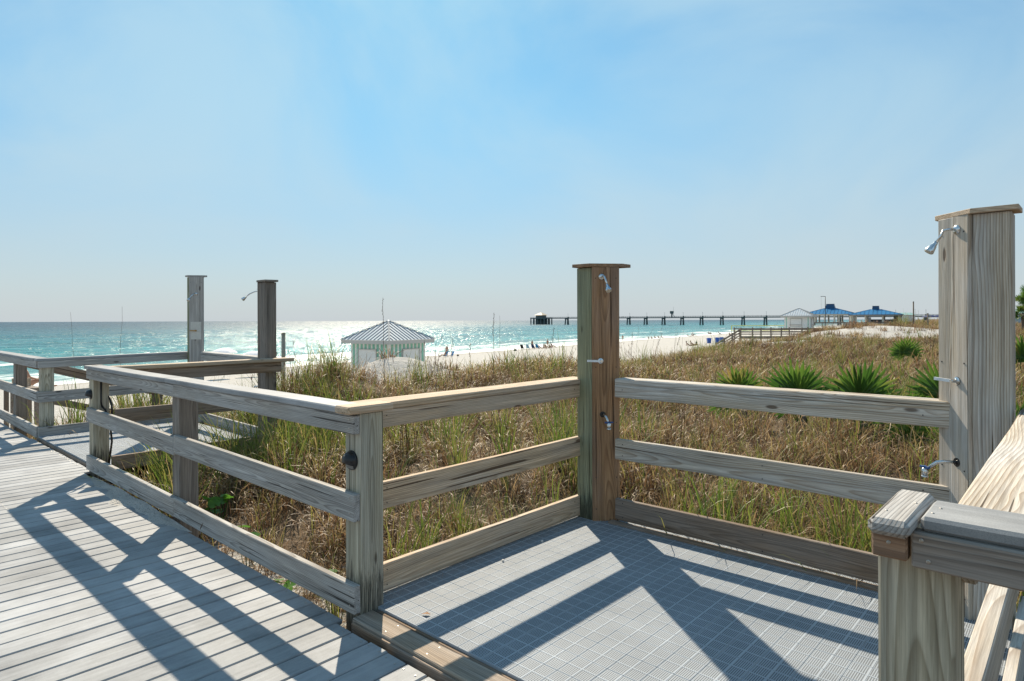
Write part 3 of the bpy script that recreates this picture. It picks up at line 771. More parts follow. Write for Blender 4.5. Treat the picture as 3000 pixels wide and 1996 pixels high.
def shower_head(par, base, M, arm=.13, side=0., size=1., bend=-.075):
    b_ = Vector(base)
    def P(x, y, z): return off(par, b_ + M @ Vector((x, y, z)))
    m_ = MB(); m_.lathe([(.024, -.002), (.024, .004), (.012, .010)], 20, M=M @ Matrix(((0, 0, 1), (0, 1, 0), (-1, 0, 0))), c=P(0, 0, 0))
    pts = [P(0, 0, 0), P(.03 * size, side * .2, .002), P(.06 * size, side * .45, -.004), P(arm * .72, side * .75, -.028), P(arm, side, bend + .01)]
    m_.tube(pts, .0068 * size, 10)
    head = mk('shower_head', m_.mesh(smooth=True), M_CHROME, par)
    d = (pts[-1] - pts[-2]).normalized()
    h_ = MB(); q = d.to_track_quat('Z', 'Y').to_matrix()
    h_.lathe([(.008, -.008), (.011, 0), (.012, .010), (.015, .015), (.020, .038), (.0225, .050), (.0215, .053)], 20, M=q, c=pts[-1])
    mk('nozzle_body', h_.mesh(smooth=True), M_CHROME, head)
    f_ = MB(); f_.lathe([(.0195, .0532), (.0195, .0555)], 20, M=q, c=pts[-1]); mk('nozzle_face', f_.mesh(), M_NOZZLE, head)
    return head
def lever(par, base, M, length=.105, ydir=1):
    b_ = Vector(base)
    def P(x, y, z): return off(par, b_ + M @ Vector((x, y, z)))
    m_ = MB(); MX = M @ Matrix(((0, 0, 1), (0, 1, 0), (-1, 0, 0)))
    m_.lathe([(.020, -.002), (.020, .003), (.010, .006), (.009, .03), (.008, .034)], 20, M=MX, c=P(0, 0, 0))
    lv = mk('valve', m_.mesh(smooth=False), M_CHROME, par)
    a = MB(); a.bar(P(.026, 0, 0), P(.040, ydir * length, .004), .007, .015); me = a.mesh()
    mk('lever', me, plain_cache('white_lever', (.74, .76, .78)), lv)
    return lv
def foot_tap(par, base, M, ydir=.2, length=.10):
    b_ = Vector(base)
    def P(x, y, z): return off(par, b_ + M @ Vector((x, y, z)))
    m_ = MB(); m_.tube([P(-.01, 0, 0), P(.05, ydir * .02, 0), P(.075, ydir * .04, -.006), P(length, ydir * .10, -.06)], .0085, 10)
    tp = mk('foot_tap', m_.mesh(smooth=True), M_CHROME, par)
    e = P(length, ydir * .10, -.06)
    k = MB(); k.lathe([(.014, -.022), (.017, -.010), (.014, .008), (.010, .014)], 12, c=e); k.lathe([(.016, -.034), (.016, -.028), (.010, -.022)], 12, c=e); mk('spout', k.mesh(smooth=True), M_CHROME, tp)
    h_ = MB(); h_.bar(e + M @ Vector((0, -.03, .016)), e + M @ Vector((0, .03, .018)), .012, .010); h_.lathe([(.009, .010), (.009, .024)], 10, c=e); mk('tap_handle', h_.mesh(), M_BLUEVALVE, tp)
    return tp
def rosette(par, base, M, r=.024):
    m_ = MB(); m_.lathe([(r, -.001), (r, .0012)], 20, M=M @ Matrix(((0, 0, 1), (0, 1, 0), (-1, 0, 0))), c=off(par, base))
    return mk('pipe_hole', m_.mesh(), M_BLACK, par)
def shower_post(label, b, side, ztop, wside, wpanel, mats, head, lev, tap, cap_over=.035, hole_head=True, grey=False, leverlen=.105, ydl=-1, back=.10):
    """column built into a corner: b is the plan corner where panel and plain side meet; side +1 panel runs to +x+y (left corner), -1 to -x+y"""
    t_ = thing('shower_post', label, 'shower post', (b[0], b[1] + .1, 0), group=None)
    k = wpanel * .7071; s_ = side
    bx_, by_ = b
    # plan: outer corner is away from the floor
    poly = [(bx_ - s_ * wside, by_), (bx_, by_), (bx_ + s_ * k, by_ + k), (bx_ + s_ * k, by_ + k + back), (bx_ - s_ * wside, by_ + k + back)]
    if s_ < 0: poly = poly[::-1]
    n = Vector((s_ * .7071, -.7071))
    col_poly = [(p[0] - n.x * .0, p[1] - n.y * .0) for p in poly]
    # side boards (the column) set back behind the panel
    inset = .038
    cp = [(bx_ - s_ * wside, by_), (bx_ - s_ * .001, by_), (bx_ + s_ * k - s_ * .062, by_ + k - .02), (bx_ + s_ * k - s_ * .062, by_ + k + back), (bx_ - s_ * wside, by_ + k + back)]
    if s_ < 0: cp = cp[::-1]
    prism('casing', cp, -.35, ztop - .02, mats[0], t_)
    # panel board, proud of the casing
    pc = Vector((bx_ + s_ * k / 2, by_ + k / 2)); p0 = Vector((pc.x + n.x * .010, pc.y + n.y * .010))
    tdir = Vector((s_ * .7071, .7071))
    q = [p0 - tdir * wpanel / 2 - n * .012, p0 + tdir * wpanel / 2 - n * .026, p0 + tdir * wpanel / 2 + n * .010, p0 - tdir * wpanel / 2 + n * .010]
    pan = prism('panel', [tuple(v) for v in (q if s_ > 0 else q)], .0 if not grey else -.1, ztop - .018, mats[1], t_, .003)
    # cap following the plan, slightly oversailing
    cx_ = sum(p[0] for p in poly) / 5; cy_ = sum(p[1] for p in poly) / 5
    capp = []
    for p in poly:
        v = Vector((p[0] - cx_, p[1] - cy_)); v2 = v * (1 + cap_over / v.length); capp.append((cx_ + v2.x, cy_ + v2.y))
    bm = bmesh.new(); a = [bm.verts.new((p[0] - cx_, p[1] - cy_, -.012)) for p in capp]; c = [bm.verts.new((p[0] - cx_, p[1] - cy_, .012)) for p in capp]
    bm.faces.new(a[::-1]); bm.faces.new(c)
    for i_ in range(5): bm.faces.new((a[i_], a[(i_ + 1) % 5], c[(i_ + 1) % 5], c[i_]))
    bmesh.ops.recalc_face_normals(bm, faces=bm.faces); bmesh.ops.bevel(bm, geom=list(bm.edges), offset=.002, segments=1, affect='EDGES')
    me = bpy.data.meshes.new('cap'); bm.to_mesh(me); bm.free()
    o = mk('cap', me, mats[2], t_); o.location = off(t_, (cx_, cy_, ztop - .004)); o.rotation_euler = (random.uniform(-.02, .02) + .012, .012 * s_, 0)
    M = orient(n); face = pc + n * .0205
    if head:
        zz, along, arm, sd = head
        p = (face.x + tdir.x * along, face.y + tdir.y * along, zz)
        if hole_head: rosette(t_, (p[0], p[1], p[2]), M, .019)
        shower_head(t_, p, M, arm, sd)
    if lev:
        zz, along = lev; p = (face.x + tdir.x * along, face.y + tdir.y * along, zz); rosette(t_, p, M, .021); lever(t_, p, M, leverlen, ydl)
    if tap:
        zz, along = tap; p = (face.x + tdir.x * along, face.y + tdir.y * along, zz); rosette(t_, p, M, .022); foot_tap(t_, p, M, .25 if s_ > 0 else -.9)
    pts = []
    for zz in (ztop - .10, ztop - .75, .75, .35, .12):
        for al in (-.075, .075): pts.append((face.x + tdir.x * al, face.y + tdir.y * al, zz))
    nailheads(t_, pts, (n.x, n.y, 0), .004, M_BLACK)
    return t_
sp1 = shower_post('reddish-brown shower post with one greenish side at the centre corner of the tiled floor', (-2.67, 3.815), 1, 1.905, .135, .2, (W_GREEN, W_PANEL, W_PANEL), (1.815, -.03, .088, .022), (1.20, -.04), (.81, -.025))
sp2 = shower_post('tall pale nearest shower post with bold wood grain, at the right edge', (-.404, 3.785), -1, 2.03, .155, .2, (W_PALE, W_PALE, W_TAN), (1.945, -.03, .088, -.030), (1.19, -.03), (.783, -.025), cap_over=.032, ydl=-1, back=.04)
sp3 = shower_post('slim grey shower post with pale valve plate, farther left of the two against the sea', (-9.78, 3.70), 1, 2.17, .095, .2, (W_GREEN, W_GREY, W_GREY), (1.90, .0, .13, -.03), None, (.83, .02), cap_over=.03, back=.03)
sp4 = shower_post('slim shower post with dark streaked side, its shower head pointing left over the sea', (-7.40, 3.60), -1, 1.985, .16, .14, (W_POSTD, W_POSTD, W_POSTD), (1.86, .0, .16, 0), (1.25, .0), (.70, .0), cap_over=.03, ydl=-1, back=.04)
# valve plate on the far-left post
n_ = Vector((.7071, -.7071)); M_ = orient(n_); fc = Vector((-9.78 + .0707, 3.70 + .0707)) + n_ * .0225
vp = MB(); vp.box((0, 0, 0), (.005, .155, .26), M=M_)
o = mk('valve_plate', vp.mesh(), plain_cache('off_white_plate', (.58, .57, .53)), sp3); o.location = off(sp3, (fc.x, fc.y, 1.36))
lv = MB(); Mx = M_ @ Matrix(((0, 0, 1), (0, 1, 0), (-1, 0, 0))); lv.lathe([(.012, 0), (.012, .02)], 12, M=Mx); lv.bar(M_ @ Vector((.02, 0, 0)), M_ @ Vector((.025, -.08, 0)), .008, .014)
o2 = mk('lever', lv.mesh(), plain_cache('rusty_lever', (.42, .22, .05)), o)

# ------------------------------------------------------------------ bulkhead lamps on the railing posts
def wall_lamp(label, p):
    t_ = thing('wall_lamp', label, 'lamp', p, group='black half-dome step lights on the railing posts')
    MX = Matrix(((1, 0, 0), (0, 0, -1), (0, 1, 0)))     # lathe axis -> -Y
    a = MB(); a.lathe([(.050, 0), (.050, .008), (.047, .012)], 28, M=Matrix(((1, 0, 0), (0, 0, -1), (0, 1, 0)))); mk('back_plate', a.mesh(), M_BLACK, t_)
    # hood: dome cut off below the middle
    v = []; f = []; n = 24; mrings = 8
    for i_ in range(mrings + 1):
        ph_ = i_ / mrings * math.pi / 2
        for k in range(n + 1):
            a_ = R(-28) + (math.pi + R(56)) * k / n
            r_ = .047 * math.cos(ph_); v.append((r_ * math.cos(a_), -.010 - .042 * math.sin(ph_), r_ * math.sin(a_)))
    for i_ in range(mrings):
        for k in range(n): q_ = i_ * (n + 1) + k; f.append((q_, q_ + 1, q_ + n + 2, q_ + n + 1))
    # underside
    b0 = len(v)
    under = [0 + i_ * (n + 1) for i_ in range(mrings + 1)] + [n + i_ * (n + 1) for i_ in range(mrings, -1, -1)]
    f.append(tuple(under))
    mk('hood', pyd(v, f, 'hood', True), M_BLACK, t_)
    l_ = MB(); l_.box((0, -.013, -.029), (.06, .006, .022)); mk('lens', l_.mesh(), plain_cache('dusty_lens', (.16, .15, .14)), t_)
    s2 = MB(); s2.lathe([(.004, 0), (.004, .003)], 8, M=Matrix(((1, 0, 0), (0, 0, -1), (0, 1, 0))), c=(.0, -.045, .03)); mk('screw', s2.mesh(), M_STEEL, t_)
    return t_
wall_lamp('black half-dome step light on the near corner post of the railing', (-2.762, 1.831, .79))
wall_lamp('black half-dome step light on the far end post of the long railing', (-7.325, 1.833, .775))
cb = MB(); cb.tube([(-7.247, 1.90, .93), (-7.245, 1.90, .70), (-7.243, 1.905, .655)], .008, 8); cb.tube([(-7.243, 1.905, .655), (-7.22, 1.93, .62), (-7.2, 1.96, .52), (-7.2, 1.98, .3), (-7.23, 1.955, .02)], .010, 8); cb.tube([(-7.247, 1.97, .75), (-7.22, 1.985, .66), (-7.21, 1.99, .5)], .010, 8)
o = mk('lamp_cable', cb.mesh(smooth=True), M_BLACK); tag(o, 'black cable running down the far end post of the long railing', 'cable')

# ================================================================== vegetation
def strips(blades):
    """blades: list of (points[k,3], width, side[3], tint0, tint1) -> mesh of tapering ribbons"""
    V = []; F = []; T = []
    for pts, wd, side, t0, t1 in blades:
        n = len(pts); b0 = len(V)
        for i_ in range(n - 1):
            u = i_ / (n - 1); ww = wd * (1 - .75 * u ** 1.6) * (.6 + .4 * min(1, u * 5)) / 2
            V.append(pts[i_] - side * ww); V.append(pts[i_] + side * ww); tt = t0 + (t1 - t0) * u; T += [tt, tt]
        V.append(pts[-1]); T.append(t1)
        for i_ in range(n - 2): a = b0 + 2 * i_; F.append((a, a + 1, a + 3, a + 2))
        a = b0 + 2 * (n - 2); F.append((a, a + 1, a + 2))
    me = pyd(V, F, 'clump', True); setattr_f(me, 'tint', T); return me
def blade(r_, base_r, length, lean, curl, wd, t0, t1, seg=5, twist=.6):
    a = r_.uniform(0, 6.283); rad = base_r * math.sqrt(r_.random())
    p = np.array([rad * math.cos(a), rad * math.sin(a), -.03]); az = a + r_.uniform(-1.2, 1.2)
    th = abs(r_.gauss(0, lean)); pts = [p.copy()]; stp = length / seg
    for k in range(seg):
        d = np.array([math.sin(th) * math.cos(az), math.sin(th) * math.sin(az), math.cos(th)])
        p = p + d * stp; pts.append(p.copy()); th += curl * (k + 1) / seg * r_.uniform(.6, 1.4); az += r_.uniform(-twist, twist) * .5
    for q in pts[1:]:
        if q[2] < .004: q[2] = .004 + abs(q[2]) * .1
    sa = az + 1.57 + r_.uniform(-.7, .7)
    side = np.array([math.cos(sa), math.sin(sa), r_.uniform(-.2, .2)])
    return (pts, wd, side / np.linalg.norm(side), t0, t1)
clumps = []
def clump(fn, seed):
    r_ = random.Random(seed); clumps.append(strips(fn(r_)))
def green_mix(r_):
    o_ = []
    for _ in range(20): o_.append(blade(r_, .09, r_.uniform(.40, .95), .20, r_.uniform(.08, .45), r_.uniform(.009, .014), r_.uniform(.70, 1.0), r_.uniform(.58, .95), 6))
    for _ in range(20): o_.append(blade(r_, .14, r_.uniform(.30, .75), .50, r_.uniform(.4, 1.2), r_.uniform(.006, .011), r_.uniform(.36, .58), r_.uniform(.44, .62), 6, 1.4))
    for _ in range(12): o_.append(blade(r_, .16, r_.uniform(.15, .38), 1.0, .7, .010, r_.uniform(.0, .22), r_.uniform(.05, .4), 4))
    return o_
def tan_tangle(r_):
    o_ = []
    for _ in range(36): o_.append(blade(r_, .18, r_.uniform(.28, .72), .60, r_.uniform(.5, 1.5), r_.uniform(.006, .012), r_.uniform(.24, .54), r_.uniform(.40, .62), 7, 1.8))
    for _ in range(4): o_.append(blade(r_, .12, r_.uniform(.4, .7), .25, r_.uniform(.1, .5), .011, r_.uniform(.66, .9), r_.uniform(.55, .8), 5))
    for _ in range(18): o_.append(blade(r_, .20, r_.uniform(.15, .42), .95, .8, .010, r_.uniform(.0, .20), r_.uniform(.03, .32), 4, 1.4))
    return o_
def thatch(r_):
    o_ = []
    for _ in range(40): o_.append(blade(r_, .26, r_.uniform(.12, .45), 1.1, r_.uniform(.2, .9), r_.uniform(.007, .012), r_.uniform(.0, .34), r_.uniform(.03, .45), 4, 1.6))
    return o_
def far_tuft(r_):
    o_ = []
    for _ in range(26): o_.append(blade(r_, .22, r_.uniform(.20, .58), .55, r_.uniform(.4, 1.4), r_.uniform(.016, .027), r_.uniform(.2, .5), r_.uniform(.38, .6), 5, 1.6))
    for _ in range(3): o_.append(blade(r_, .18, r_.uniform(.3, .55), .3, .3, .018, r_.uniform(.62, .85), r_.uniform(.5, .75), 4))
    for _ in range(12): o_.append(blade(r_, .24, r_.uniform(.1, .3), .95, .6, .024, r_.uniform(0, .18), r_.uniform(.02, .3), 3))
    return o_
def far_golden(r_):
    return [blade(r_, .25, r_.uniform(.22, .58), .32, r_.uniform(.1, .7), r_.uniform(.016, .028), r_.uniform(.28, .44), r_.uniform(.42, .56), 4) for _ in range(32)]
def far_brown(r_):
    return [blade(r_, .26, r_.uniform(.18, .46), .70, r_.uniform(.4, 1.2), r_.uniform(.016, .028), r_.uniform(.0, .22), r_.uniform(.06, .40), 4, 1.6) for _ in range(34)]
def stems(r_):
    o_ = []
    for _ in range(9):
        b_ = blade(r_, .10, r_.uniform(.55, 1.05), .2, r_.uniform(.05, .3), .008, .05, .16, 6, .4); o_.append(b_)
        for k in (3, 4, 5):
            p = b_[0][k]
            for _ in range(3):
                q = blade(r_, .0, r_.uniform(.06, .16), .9, .4, .007, .05, .3, 3); o_.append(([pp + p + np.array([0, 0, .03]) for pp in q[0]], *q[1:]))
    return o_
KIND = {}
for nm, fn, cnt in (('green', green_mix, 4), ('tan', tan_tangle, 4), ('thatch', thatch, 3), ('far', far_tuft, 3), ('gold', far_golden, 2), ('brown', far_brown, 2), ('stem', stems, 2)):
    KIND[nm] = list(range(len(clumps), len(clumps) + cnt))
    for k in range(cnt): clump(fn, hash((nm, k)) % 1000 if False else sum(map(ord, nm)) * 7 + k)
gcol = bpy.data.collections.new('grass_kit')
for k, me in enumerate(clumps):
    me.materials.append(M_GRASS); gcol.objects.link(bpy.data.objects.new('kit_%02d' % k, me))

def scatter():
    out = []
    fa = 90 + math.degrees(YAW)
    for r0, r1, dens in ((2.2, 5.5, 40), (5.5, 9, 32), (9, 13, 24), (13, 24, 13), (24, 42, 7), (42, 75, 3.2), (75, 150, .9)):
        span = R(52 + 52); area = .5 * span * (r1 * r1 - r0 * r0); n = int(area * dens)
        rr = np.sqrt(rng.uniform(r0 * r0, r1 * r1, n)); aa = R(fa) + rng.uniform(-R(52), R(52), n)
        x = rr * np.cos(aa); y = rr * np.sin(aa)
        v = veg(x, y)
        cl = .5 + .5 * vn(x, y, 1.1, 51)
        keep = rng.uniform(0, 1, n) < v * (.22 + 1.0 * cl)
        dk = (y < 1.86) | ((x > -2.86) & (x < .2) & (y < 3.97)) | ((x > -10.05) & (x < -7.02) & (y < 3.95))
        keep &= ~dk
        x, y, rr, cl, v = x[keep], y[keep], rr[keep], cl[keep], v[keep]
        z = gh(x, y); g = .5 + .5 * vn(x, y, .8, 53); d = x * SEA_N.x + y * SEA_N.y; gold = .5 + .5 * vn(x, y, .12, 57); patch = vn(x, y, .75, 61) * .7 + vn(x, y, 2.1, 62) * .4; hgt = .5 + .5 * vn(x, y, 1.3, 63)
        for i_ in range(len(x)):
            q = rng.random()
            near = rr[i_] < 13
            pt = patch[i_]                       # -1..1 : russet scrub .. straw .. green tussocks
            hs = .66 + .42 * hgt[i_]             # taller and lower stands
            if near:
                gp = np.clip(.05 + .70 * (g[i_] - .46), .02, .45)
                lowz = (y[i_] < 2.7 and -7.1 < x[i_] < -2.8)
                if q < gp: k = KIND['green']
                elif pt < -.18: k = KIND['thatch'] if rng.random() < .55 else KIND['tan']
                elif q < .95: k = KIND['tan'] if rng.random() < .72 else KIND['thatch']
                else: k = KIND['stem']
                sc = rng.uniform(.6, 1.15) * (.55 if lowz else hs)
            else:
                if pt < -.12: k = KIND['brown'] if q < .72 else (KIND['far'] if q < .95 else KIND['stem'])
                elif gold[i_] > .55 and rr[i_] > 26: k = KIND['gold'] if q < .6 else KIND['far']
                else: k = KIND['far'] if q < .62 else (KIND['tan'] if q < .86 else (KIND['brown'] if q < .96 else KIND['green']))
                sc = rng.uniform(.7, 1.2) * (1 + .006 * rr[i_]) * (.72 + .45 * hgt[i_])
            out.append((x[i_], y[i_], z[i_], rng.uniform(0, 6.283), sc, k[rng.integers(len(k))], rng.uniform(-.14, .14), rng.uniform(-.14, .14)))
    # thick edges along the decks
    def row(x0, x1, y0, y1, n, kinds, s0, s1):
        for _ in range(n):
            x = rng.uniform(x0, x1); y = rng.uniform(y0, y1); nm = kinds[rng.integers(len(kinds))]; k = KIND[nm]
            out.append((x, y, float(gh(x, y)), rng.uniform(0, 6.283), rng.uniform(s0, s1), k[rng.integers(len(k))], rng.uniform(-.2, .2), rng.uniform(-.2, .2)))
    row(-7.0, -6.3, 2.0, 3.2, 26, ['green', 'tan', 'green'], .6, 1.0)
    row(-7.0, -5.4, 1.98, 2.3, 22, ['tan', 'green', 'thatch'], .45, .75)
    row(-3.6, -2.92, 2.1, 3.6, 26, ['green', 'tan', 'thatch'], .5, .8)
    row(-2.4, .1, 4.02, 4.9, 66, ['green', 'tan'], .7, 1.1)
    row(-6.7, -5.6, 3.6, 4.6, 18, ['green', 'tan'], .8, 1.15)
    row(-6.98, -6.5, 2.7, 4.3, 44, ['green', 'tan'], 1.0, 1.4)
    row(-9.8, -7.2, 4.0, 5.2, 100, ['green', 'tan', 'tan', 'thatch'], .8, 1.2)
    row(-6.95, -5.7, 2.1, 4.4, 95, ['green', 'tan', 'tan', 'thatch'], .85, 1.25)
    row(-9.7, -9.0 + .0, 4.05, 4.4, 10, ['tan'], .6, .8)
    row(-12.4, -10.1, 2.15, 4.6, 110, ['green', 'tan', 'tan', 'thatch'], .9, 1.35)
    cx_, cy_ = brg(868, 9.8); row(cx_ - .9, cx_ + .9, cy_ - .8, cy_ + .8, 60, ['tan', 'tan', 'green'], .8, 1.15)
    cx_, cy_ = brg(852, 9.2); row(cx_ - .5, cx_ + .5, cy_ - .5, cy_ + .5, 26, ['green', 'tan', 'stem', 'stem'], .8, 1.25)
    for px, Z in ((1225, 13.5), (1262, 14)):
        cx_, cy_ = brg(px, Z); row(cx_ - .5, cx_ + .5, cy_ - .5, cy_ + .5, 7, ['stem', 'green', 'tan'], .7, 1.2)
    for px, Z in ((2560, 51), (2620, 53), (2500, 52), (2450, 54), (2680, 54), (2530, 57)):
        cx_, cy_ = brg(px, Z); row(cx_ - 1.5, cx_ + 1.5, cy_ - 1.5, cy_ + 1.5, 7, ['far', 'stem', 'gold'], .9, 1.5)
    cx_, cy_ = brg(2680, 92); row(cx_ - 3, cx_ + 3, cy_ - 3, cy_ + 3, 60, ['far', 'gold', 'green'], 2.0, 3.2)
    return out
pts_ = scatter()
pm = bpy.data.meshes.new('dune_grass'); pm.vertices.add(len(pts_))
arr = np.array(pts_); pm.vertices.foreach_set('co', arr[:, :3].astype(np.float32).ravel())
a = pm.attributes.new('rot', 'FLOAT_VECTOR', 'POINT'); a.data.foreach_set('vector', np.stack([arr[:, 6], arr[:, 7], arr[:, 3]], -1).astype(np.float32).ravel())
setattr_f(pm, 'scl', arr[:, 4])
a = pm.attributes.new('kit', 'INT', 'POINT'); a.data.foreach_set('value', arr[:, 5].astype(np.int32))
def gn_scatter(o, coll):
    ng = bpy.data.node_groups.new('scatter', 'GeometryNodeTree')
    ng.interface.new_socket('Geometry', in_out='INPUT', socket_type='NodeSocketGeometry'); ng.interface.new_socket('Geometry', in_out='OUTPUT', socket_type='NodeSocketGeometry')
    n = ng.nodes.new; gi = n('NodeGroupInput'); go = n('NodeGroupOutput')
    ci = n('GeometryNodeCollectionInfo'); ci.inputs['Collection'].default_value = coll; ci.inputs['Separate Children'].default_value = True; ci.inputs['Reset Children'].default_value = True
    ip = n('GeometryNodeInstanceOnPoints'); ip.inputs['Pick Instance'].default_value = True
    def at(nm, ty):
        q = n('GeometryNodeInputNamedAttribute'); q.data_type = ty; q.inputs['Name'].default_value = nm; return q.outputs['Attribute']
    l = ng.links.new
    l(gi.outputs[0], ip.inputs['Points']); l(ci.outputs[0], ip.inputs['Instance']); l(at('kit', 'INT'), ip.inputs['Instance Index'])
    l(at('rot', 'FLOAT_VECTOR'), ip.inputs['Rotation']); l(at('scl', 'FLOAT'), ip.inputs['Scale']); l(ip.outputs[0], go.inputs[0])
    md = o.modifiers.new('scatter', 'NODES'); md.node_group = ng
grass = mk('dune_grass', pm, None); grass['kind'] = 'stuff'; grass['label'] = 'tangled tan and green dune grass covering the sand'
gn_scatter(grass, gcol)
print('grass clumps', len(pts_), [len(m_.polygons) for m_ in clumps])

# ------------------------------------------------------------------ palmettos: each fan leaf a part
def fan_leaf(seed):
    r_ = random.Random(seed); V = []; F = []; T = []
    st = r_.uniform(.30, .42)
    # stalk along +Z, fan facing +X
    for z, ww in ((0, .009), (st, .006)):
        for q in ((-ww, 0), (0, -ww), (ww, 0), (0, ww)): V.append((q[0], q[1], z)); T.append(.5)
    for k in range(4): F.append((k, (k + 1) % 4, 4 + (k + 1) % 4, 4 + k))
    n = 21
    for k in range(n):
        a_ = R(-98 + 196 * k / (n - 1)); ln = r_.uniform(.40, .50) * (1 - .22 * abs(a_) / 2.0); wd = .0185
        d = Vector((.10 * math.cos(a_ * 1.3) + r_.uniform(-.05, .05), math.sin(a_), math.cos(a_))).normalized(); sd_ = Vector((0, math.cos(a_), -math.sin(a_)))
        nr = d.cross(sd_); b0 = len(V); o_ = Vector((0, 0, st)); droop = r_.uniform(.0, .08)
        tt = r_.uniform(.25, .75)
        for u, wf in ((.02, .25), (.30, .85), (.62, 1.0), (.86, .55)):
            c = o_ + d * ln * u + nr * (-.03 * u) - Vector((0, 0, droop * u * u))
            V += [tuple(c - sd_ * wd * wf), tuple(c + nr * wd * .35 * wf), tuple(c + sd_ * wd * wf)]; T += [tt + .12 * u] * 3
        V.append(tuple(o_ + d * ln - Vector((0, 0, droop)))); T.append(min(1, tt + .38))
        for i_ in range(3):
            b = b0 + 3 * i_; F += [(b, b + 1, b + 4, b + 3), (b + 1, b + 2, b + 5, b + 4)]
        b = b0 + 9; F += [(b, b + 1, b + 3), (b + 1, b + 2, b + 3)]
    me = pyd(V, F, 'leaf'); setattr_f(me, 'tint', T); me.materials.append(M_PALMETTO); return me
fans = [fan_leaf(s_) for s_ in (1, 2, 3, 4)]
def palmetto(label, px, Z, size, n, seed, dz=0.0, spread=.9):
    dz += .07; x, y = brg(px, Z); t_ = thing('palmetto', label, 'palmetto', (x, y, float(gh(x, y)) + dz), group='palmettos in the dune grass')
    r_ = random.Random(seed); view = math.atan2(-y, -x)
    s = MB(); s.tube([(0, 0, -.12), (.02, .01, .05), (.03, .0, .16)], [.05, .06, .045], 8); mk('stem', s.mesh(smooth=True), M_TRUNK, t_)
    n = max(5, n // 3)
    for k in range(n):
        front = k < 2
        az = view + r_.uniform(-.25, .25) if front or k % 2 == 0 else r_.uniform(0, 6.28)
        tilt = r_.uniform(.0, .14) if front else r_.uniform(.35, .85)
        lean_az = view + (1.57 if k % 2 else -1.57) + r_.uniform(-.5, .5)
        o = bpy.data.objects.new('leaf', fans[r_.randrange(4)]); link(o); o.parent = t_
        lean = Matrix.Rotation(tilt, 3, Vector((-math.sin(lean_az), math.cos(lean_az), 0)))
        M = lean @ Matrix.Rotation(az, 3, 'Z')
        o.location = (r_.uniform(-.08, .08), r_.uniform(-.08, .08), .08); o.rotation_euler = M.to_euler(); sc = size * (r_.uniform(1.0, 1.15) if k < 2 else r_.uniform(.65, .85)); o.scale = (sc, sc, sc)
    return t_
palmetto('broad green palmetto, leftmost of the row behind the pale railing', 2172, 8.6, .92, 15, 1)
palmetto('second palmetto from the left behind the pale railing, dry straw blades in front', 2345, 7.9, .98, 14, 2)
palmetto('largest bright green palmetto behind the pale railing, its fan fully spread', 2520, 7.3, 1.08, 16, 3)
palmetto('small low palmetto just left of the nearest shower post', 2670, 6.6, .72, 10, 4, -.12)
palmetto('palmetto half hidden behind the nearest shower post', 2765, 7.2, .95, 12, 5)
palmetto('yellow-green lone palmetto standing farther up the brown dune', 2660, 17.0, .95, 14, 6)
palmetto('palmetto on the dune at the right edge beyond the nearest post', 3000, 14.0, 1.2, 16, 7)
palmetto('low palmetto behind the sunlit railing at the right edge', 2990, 6.0, .8, 12, 8, -.15)

# ------------------------------------------------------------------ tall sea oat stalks seen against sea and sky
def oat(px, Z, ytop, label, seed, head=True, lean=.0, thick=1.):
    x, y = brg(px, Z); z0 = float(gh(x, y)); zt = zat(ytop, Z, px); r_ = random.Random(seed); h_ = max(zt - z0, .4)
    t_ = thing('sea_oat', label, 'sea oat', (x, y, z0), group='tall sea oat stalks')
    lx, ly = RT.x * lean, RT.y * lean; n = 8
    P = [Vector((lx * h_ * (k / n) ** 1.8 + r_.uniform(-.012, .012), ly * h_ * (k / n) ** 1.8 + r_.uniform(-.012, .012), h_ * k / n - .05 * (k == 0))) for k in range(n + 1)]
    rad = [max(.0016, .0045 * thick * (1 - .65 * k / n)) * max(1, Z / 11) for k in range(n + 1)]
    m_ = MB(); m_.tube(P, rad, 5); st = mk('stalk', m_.mesh(smooth=True), M_STALK, t_)
    hd = MB()
    if head:
        for k in range(26):
            u = .66 + .34 * k / 26; p = P[0].lerp(P[-1], 0); i0 = min(n - 1, int(u * n)); p = P[i0].lerp(P[i0 + 1], u * n - i0)
            a_ = r_.uniform(0, 6.283); l_ = r_.uniform(.018, .045); q = p + Vector((math.cos(a_) * l_ * .6, math.sin(a_) * l_ * .6, -l_ * .5)) * max(1, Z / 14)
            hd.tube([p, p.lerp(q, .6), q], [.001, .0055 * thick * max(1, Z / 11), .0012], 4, False)
        mk('seed_head', hd.mesh(), M_STALK, t_)
    lf = [blade(r_, .03, h_ * r_.uniform(.35, .6), .2, .5, .009 * max(1, Z / 14), .45, .55, 5) for _ in range(5)]
    mk('leaf_blades', strips(lf), M_GRASS, t_)
    return t_
oat(228, 10.5, 915, 'bare sea oat stalk rising against the sea at the far left', 1, False, -.06)
oat(350, 10.5, 898, 'straight sea oat stalk against the sea left of the far shower posts', 2, False, .02)
oat(1126, 14.0, 872, 'tallest dark sea oat crossing the striped kiosk roof', 3, True, -.02, 1.3)
oat(1446, 13.0, 916, 'sea oat with heavy seed head against the sea, right of the kiosk', 4, True, .0, 1.2)
oat(1462, 14.0, 925, 'thin pale sea oat beside the one with the heavy seed head', 5, False, .02, .8)
ORD = 'first second third fourth fifth sixth seventh eighth ninth tenth eleventh twelfth thirteenth fourteenth fifteenth sixteenth seventeenth eighteenth nineteenth twentieth twenty-first twenty-second twenty-third twenty-fourth'.split()
OATS = [(1315, 12.5, 990), (1328, 13, 975), (1380, 13, 1005), (1520, 14, 985), (1612, 14, 958), (1650, 14.5, 1000), (1655, 12.5, 1000), (1330, 12, 1010), (1610, 15, 985)]
OATS.sort()
